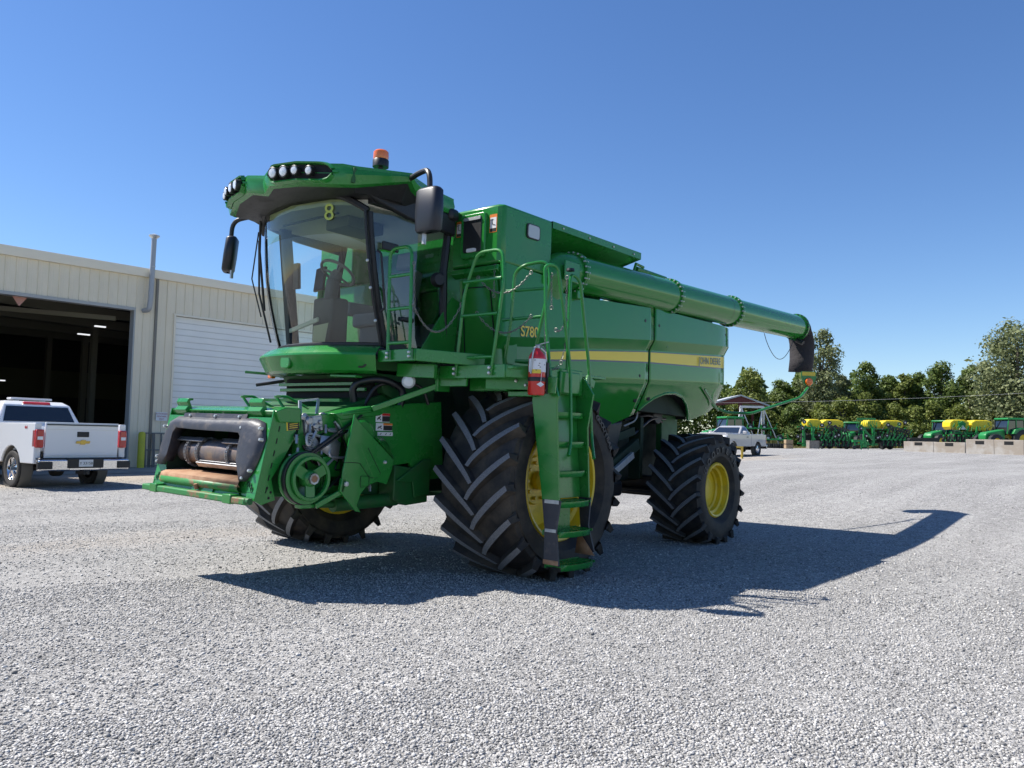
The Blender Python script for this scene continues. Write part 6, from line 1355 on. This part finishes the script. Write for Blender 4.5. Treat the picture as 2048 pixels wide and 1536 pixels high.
# yellow guard rail by the silver truck
YR = far('guard_rail', 'low yellow steel guard rail in front of the silver pickup', 'guard rail', 1476, 43)
b = MB(); b.bar((-1.0, 0, .62), (.28, 0, .62), .08, .09); b.box((.22, 0, .3), (.10, .10, .64)); b.box((-.95, 0, .3), (.10, .10, .64)); b.build('rail', mat('rail_yellow', (.62, .42, .05), .5), YR)
# white gantry
GA = far('lifting_gantry', 'white steel A-frame lifting gantry behind the silver pickup', 'gantry', 1504, 92)
b = MB(); k_ = 92/F_PX; xa, xb = (1482-1504)*k_, (1526-1504)*k_; zt = (895-813)*k_
b.bar((xa-.1, 0, zt), (xb+.1, 0, zt), .16, .25); ga = b.build('beam', M['galv'], GA)
for x in (xa, xb):
    b = MB(); b.bar((x-.12, 0, zt), (x-.12, 0, 0), .12, .12); b.bar((x+.12, 0, zt), (x+.12, 0, 0), .12, .12); b.bar((x, 0, zt), (x-1.2, -.8, 0), .10, .10); b.bar((x, 0, zt), (x+1.9, -.4, .0), .10, .10); b.build('leg_frame', M['galv'], GA)
SH = far('open_shed', 'small dark red open shed with a pale grey roof among the trees', 'shed', 1478, 100)
k_ = 100/F_PX; b = MB(); pk = (895-792)*k_
b.prism([(-3.5, pk-1.0), (0, pk), (3.6, pk-1.25), (3.6, pk-1.45), (0, pk-.18), (-3.5, pk-1.2)], 'y', -1, 6); b.build('roof', mat('shed_roof', (.42, .44, .46), .5), SH)
b = MB(); b.prism([(-3.4, pk-1.2), (0, pk-.2), (3.3, pk-1.36), (0, pk-1.05), (-3.4, pk-1.5)], 'y', -.8, -.7); b.box((0, -.6, pk/2-.3), (.45, .3, pk-.9)); b.box((3.2, 5, pk/2-.8), (.3, .3, pk-1.7)); b.build('frame', mat('shed_red', (.13, .03, .03), .7), SH)
# concrete block wall
def wall(label, pxs, deps, h, xover=0):
    a = wat(pxs[0], 900, dep=deps[0]); c = wat(pxs[1], 900, dep=deps[1]); a.z = z1(a.x, a.y); c.z = z1(c.x, c.y); v = c-a; L__ = v.length
    t = thing('concrete_block_wall', label, 'wall', a, math.atan2(v.y, v.x)); n = max(1, round(L__/1.83)); sl_ = v.z/L__
    for q in range(n):
        x0 = L__*q/n; x1 = L__*(q+1)/n; b = MB(); b.box(((x0+x1)/2, 0, h/2+sl_*(x0+x1)/2-.03), (x1-x0-.012, .6, h+.06)); blk = b.build('block', M['block'], t, bev=.02)
        b = MB(); b.box(((x0+x1)/2-.0, -.292, h*.78+sl_*(x0+x1)/2), (.52, .03, .22)); b.build('fork_slot', M['dark'], blk)
    return t
M['block'] = mat('block_concrete', (.34, .29, .235), .9, noise=(1.6, (.44, .41, .37), .45, .65), bump=(8, .3, .01))
wall('lower run of tan concrete blocks along the far edge of the gravel', (1811, 1934), (56, 53), .70)
wall('taller run of tan concrete blocks at the right edge of the yard', (1935, 2180), (52, 47), .93)

# ================================================================== TREES
def leaf_mat(name, c0, c1, c2):
    m = bpy.data.materials.new(name); m.use_nodes = True; t = m.node_tree; b = t.nodes['Principled BSDF']; b.inputs['Roughness'].default_value = .55; b.inputs['Specular IOR Level'].default_value = .3
    g = t.nodes.new('ShaderNodeNewGeometry'); r = t.nodes.new('ShaderNodeValToRGB'); e = r.color_ramp.elements; e[0].color = (*c0, 1); e[1].color = (*c2, 1); q = e.new(.55); q.color = (*c1, 1)
    t.links.new(g.outputs['Random Per Island'], r.inputs[0]); t.links.new(r.outputs[0], b.inputs['Base Color'])
    tr = t.nodes.new('ShaderNodeBsdfTranslucent'); t.links.new(r.outputs[0], tr.inputs[0]); x = t.nodes.new('ShaderNodeMixShader'); x.inputs[0].default_value = .35
    o = t.nodes['Material Output']; t.links.new(b.outputs[0], x.inputs[1]); t.links.new(tr.outputs[0], x.inputs[2]); t.links.new(x.outputs[0], o.inputs[0]); return m
LM = [leaf_mat('leaf_dark', (.055, .088, .018), (.11, .165, .032), (.19, .24, .06)), leaf_mat('leaf_olive', (.08, .105, .02), (.15, .19, .035), (.25, .28, .07)), leaf_mat('leaf_pale', (.10, .125, .05), (.18, .21, .09), (.30, .32, .16))]
bark = mat('bark', (.10, .085, .065), .9)
def tree(name, label, px, dep, w_, h_, kind, n=6500, base=.12, blobs=26, gap=0., leaf=.26, group='trees along the far edge', cat='tree', seed=0, airy=1.0, trunk=True):
    rg = np.random.default_rng(seed+px); t = far(name, label, cat, px, dep, group)
    rr = np.abs(rg.normal(0, 1, (blobs, 3))); cs = []
    for i in range(blobs):
        f = base+(1-base)*((i+.5)/blobs); prof = math.sin(math.pi*min(1, (f-base*.6)*1.02))**.55 if f < .97 else .25
        a = rg.uniform(0, 2*math.pi); rad = w_/2*prof*rg.uniform(.25, .78)
        cs.append((math.cos(a)*rad, math.sin(a)*rad, h_*f*.94, w_*rg.uniform(.17, .29)*(1.12-f*.5)))
    cs = np.array(cs); vol = cs[:, 3]**2; idx = rg.choice(blobs, n, p=vol/vol.sum())
    d3 = rg.normal(0, 1, (n, 3)); d3 /= np.linalg.norm(d3, axis=1)[:, None]; rad = cs[idx, 3]*np.clip(rg.normal(.86, .22*airy, n), .1, 1.45)
    P = cs[idx, :3]+d3*rad[:, None]*np.array([1, 1, .82]); P[:, 2] = np.maximum(P[:, 2], .1)
    nr = d3+rg.normal(0, .55, (n, 3))+np.array([0, 0, .35]); nr /= np.linalg.norm(nr, axis=1)[:, None]
    tx = np.cross(nr, rg.normal(0, 1, (n, 3))); tx /= np.linalg.norm(tx, axis=1)[:, None]; ty = np.cross(nr, tx); sz = leaf*np.exp(rg.normal(0, .35, n))[:, None]
    V = np.stack([P-tx*sz*.5, P-ty*sz*.32, P+tx*sz*.5, P+ty*sz*.32], 1).reshape(-1, 3)
    me = bpy.data.meshes.new('crown'); me.vertices.add(4*n); me.vertices.foreach_set('co', V.ravel()); me.loops.add(4*n); me.loops.foreach_set('vertex_index', np.arange(4*n, dtype=np.int32)); me.polygons.add(n); me.polygons.foreach_set('loop_start', np.arange(0, 4*n, 4, dtype=np.int32)); me.update(calc_edges=True)
    me.materials.append(LM[kind]); link(bpy.data.objects.new('crown', me), t)
    b = MB(); tr_ = h_*.018+.05
    b.tube([(0, 0, -.2), (.1, 0, h_*.25), (-.1, .1, h_*.5), (.05, 0, h_*.8)], [tr_*1.3, tr_, tr_*.7, tr_*.25], 8)
    o = b.build('trunk', bark, t); bl = MB()
    for i in rg.choice(blobs, min(blobs, 12), replace=False):
        c = cs[i]; z0 = c[2]*.55; bl.tube([(0, 0, z0), (c[0]*.5, c[1]*.5, (z0+c[2])*.55), (c[0], c[1], c[2])], [tr_*.45, tr_*.3, tr_*.1], 5)
    bl.build('limbs', bark, t)
    return t
k_ = 112/F_PX
TL = [(1500, 110, 5.6, 10.8, 1, 'rounded olive tree behind the open shed'), (1562, 112, 4.8, 9.4, 0, 'dark tree just right of the open shed roof'), (1604, 112, 4.6, 9.8, 0, 'dark tree below the black auger spout, beside the tall airy one'),
      (1688, 112, 4.2, 10.4, 2, 'greyish pale tree between the tall airy tree and the pointed tree'), (1736, 110, 5.6, 12.2, 0, 'pointed dark tree standing highest in the middle of the far tree line'), (1783, 112, 3.8, 10.4, 0, 'slim dark tree right of the pointed tree'),
      (1808, 111, 3.6, 10.6, 1, 'narrow olive tree over the right end of the middle planter'), (1840, 112, 4.6, 10.6, 0, 'round dark tree over the dark cutting header'), (1884, 109, 6.4, 11.8, 0, 'broad dark tree with a raised top left of the third planter'),
      (1945, 110, 4.0, 11.6, 0, 'narrow dark tree above the right yellow tank of the third planter'), (1972, 109, 3.6, 12.4, 2, 'slender airy dark tree leaning against the huge pale tree')]
for i, (px, dep, w_, h_, kd, lab) in enumerate(TL): tree('leafy_tree', lab, px, dep, w_, h_, kd, n=15000, seed=i*7, leaf=.27)
tree('tall_airy_tree', 'tall airy grey-green tree with sky gaps behind the black auger spout', 1642, 108, 6.6, 16.6, 2, n=7500, base=.33, blobs=34, leaf=.32, airy=1.3, seed=91, group=None)
tree('huge_pale_tree', 'huge pale green tree with open crown, tallest at the right edge of the photo', 2040, 96, 11.0, 15.6, 2, n=17000, base=.16, blobs=60, leaf=.33, airy=1.2, seed=17, group=None)
tree('leafy_tree', 'tree just outside the right edge behind the big tractor', 2130, 100, 8, 13, 1, n=4000, seed=33)
SL = [(1478, 106, 5, 5.0, 1, 'low olive bush under the open shed'), (1540, 105, 4.4, 4.4, 1, 'olive bush behind the green disc harrow'), (1590, 104, 4.8, 5.6, 0, 'dark bush behind the upper wooden crate'), (1640, 103, 4.6, 5.6, 1, 'olive bush rising over the first planter tanks'),
      (1688, 103, 4.4, 6.6, 1, 'tall yellowish bush between first and second planter'), (1735, 103, 5.2, 7.0, 1, 'wide yellowish bush above the raised disc arms'), (1790, 103, 4.4, 5.6, 1, 'olive bush right of the second planter tanks'), (1832, 102, 4.2, 5.4, 1, 'olive bush behind the dark cutting header'),
      (1872, 102, 4.6, 5.8, 1, 'olive bush above the left tractor behind the wall'), (1920, 102, 5.0, 5.6, 1, 'olive bush over the left yellow tank behind the wall'), (1965, 102, 4.4, 5.0, 0, 'dark bush over the right yellow tank behind the wall'), (2015, 98, 5.4, 5.8, 1, 'olive bush above the large tractor at the right edge'), (2075, 98, 5, 5.4, 1, 'bush outside the right edge beside the large tractor')]
for i, (px, dep, w_, h_, kd, lab) in enumerate(SL): tree('bush', lab, px, dep, w_, h_, kd, n=9500, base=.02, blobs=22, leaf=.25, group='bushes in front of the far trees', cat='bush', seed=200+i*3)
# far wood behind, one mass
rg = np.random.default_rng(3); n = 60000; pxs = rg.uniform(850, 2600, n); dp = rg.uniform(116, 128, n)
base = [wat(float(a), 890, dep=1.0) for a in (0,)]
X = []; 
dv = np.array([_d.x, _d.y, _d.z]); rv = np.array([_r.x, _r.y, _r.z])
v = dv[None]+rv[None]*((pxs-1024)/F_PX)[:, None]; Pxy = np.array([CAMP.x, CAMP.y])[None]+v[:, :2]*dp[:, None]
hh = rg.uniform(0, 1, n)**.8*(8.3+1.3*np.sin(pxs*.06)+.9*np.sin(pxs*.17)); P = np.stack([Pxy[:, 0], Pxy[:, 1], 2.0+hh], 1)
nr = rg.normal(0, 1, (n, 3)); nr /= np.linalg.norm(nr, axis=1)[:, None]; tx = np.cross(nr, rg.normal(0, 1, (n, 3))); tx /= np.linalg.norm(tx, axis=1)[:, None]; ty = np.cross(nr, tx); sz = .55*np.exp(rg.normal(0, .3, n))[:, None]
V = np.stack([P-tx*sz*.5, P-ty*sz*.35, P+tx*sz*.5, P+ty*sz*.35], 1).reshape(-1, 3)
me = bpy.data.meshes.new('distant_wood'); me.vertices.add(4*n); me.vertices.foreach_set('co', V.ravel()); me.loops.add(4*n); me.loops.foreach_set('vertex_index', np.arange(4*n, dtype=np.int32)); me.polygons.add(n); me.polygons.foreach_set('loop_start', np.arange(0, 4*n, 4, dtype=np.int32)); me.update(calc_edges=True)
me.materials.append(LM[0]); tag(link(bpy.data.objects.new('distant_wood', me)), 'dark mass of woodland behind the far trees', 'woodland', kind='stuff')
# rough grass at the foot of the trees
n = 20000; pxs = rg.uniform(1000, 2500, n); dp = rg.uniform(91, 103, n); v = dv[None]+rv[None]*((pxs-1024)/F_PX)[:, None]; XY = np.array([CAMP.x, CAMP.y])[None]+v[:, :2]*dp[:, None]
Z = zg(XY[:, 0], XY[:, 1]); h_ = rg.uniform(.4, 1.3, n)*(.6+.5*np.sin(pxs*.05)); a = rg.uniform(0, 6.28, n); wdt = .07
B = np.stack([XY[:, 0], XY[:, 1], Z], 1); e = np.stack([np.cos(a)*wdt, np.sin(a)*wdt, 0*a], 1); tp_ = B+np.stack([rg.normal(0, .15, n), rg.normal(0, .15, n), h_], 1)
V = np.stack([B-e, B+e, tp_], 1).reshape(-1, 3)
me = bpy.data.meshes.new('rough_grass'); me.vertices.add(3*n); me.vertices.foreach_set('co', V.ravel()); me.loops.add(3*n); me.loops.foreach_set('vertex_index', np.arange(3*n, dtype=np.int32)); me.polygons.add(n); me.polygons.foreach_set('loop_start', np.arange(0, 3*n, 3, dtype=np.int32)); me.update(calc_edges=True)
me.materials.append(leaf_mat('rough_grass', (.10, .10, .03), (.17, .16, .05), (.26, .22, .09))); tag(link(bpy.data.objects.new('rough_grass', me)), 'tall yellowish weeds at the foot of the trees', 'grass', kind='stuff')
# power line
b = MB(); p0 = wat(1380, 806, dep=98); p1 = wat(2300, 770, dep=90); pts = []
for k in range(31): t = k/30; q = p0.lerp(p1, t); q.z -= 1.2*4*t*(1-t)*.4; pts.append(q)
b.tube(pts, .014, 5); tag(b.build('power_line', mat('cable_grey', (.45, .45, .45), .5)), 'thin pale overhead cable crossing in front of the far trees', 'cable')

# keep the tree at thing > part > sub-part
for root in [o for o in list(COL.objects) if o.parent is None and o.children]:
    for part in list(root.children):
        for sub in list(part.children):
            if sub.children:
                loc = part.matrix_basis.copy(); sub.parent = root; sub.matrix_basis = loc@sub.matrix_basis
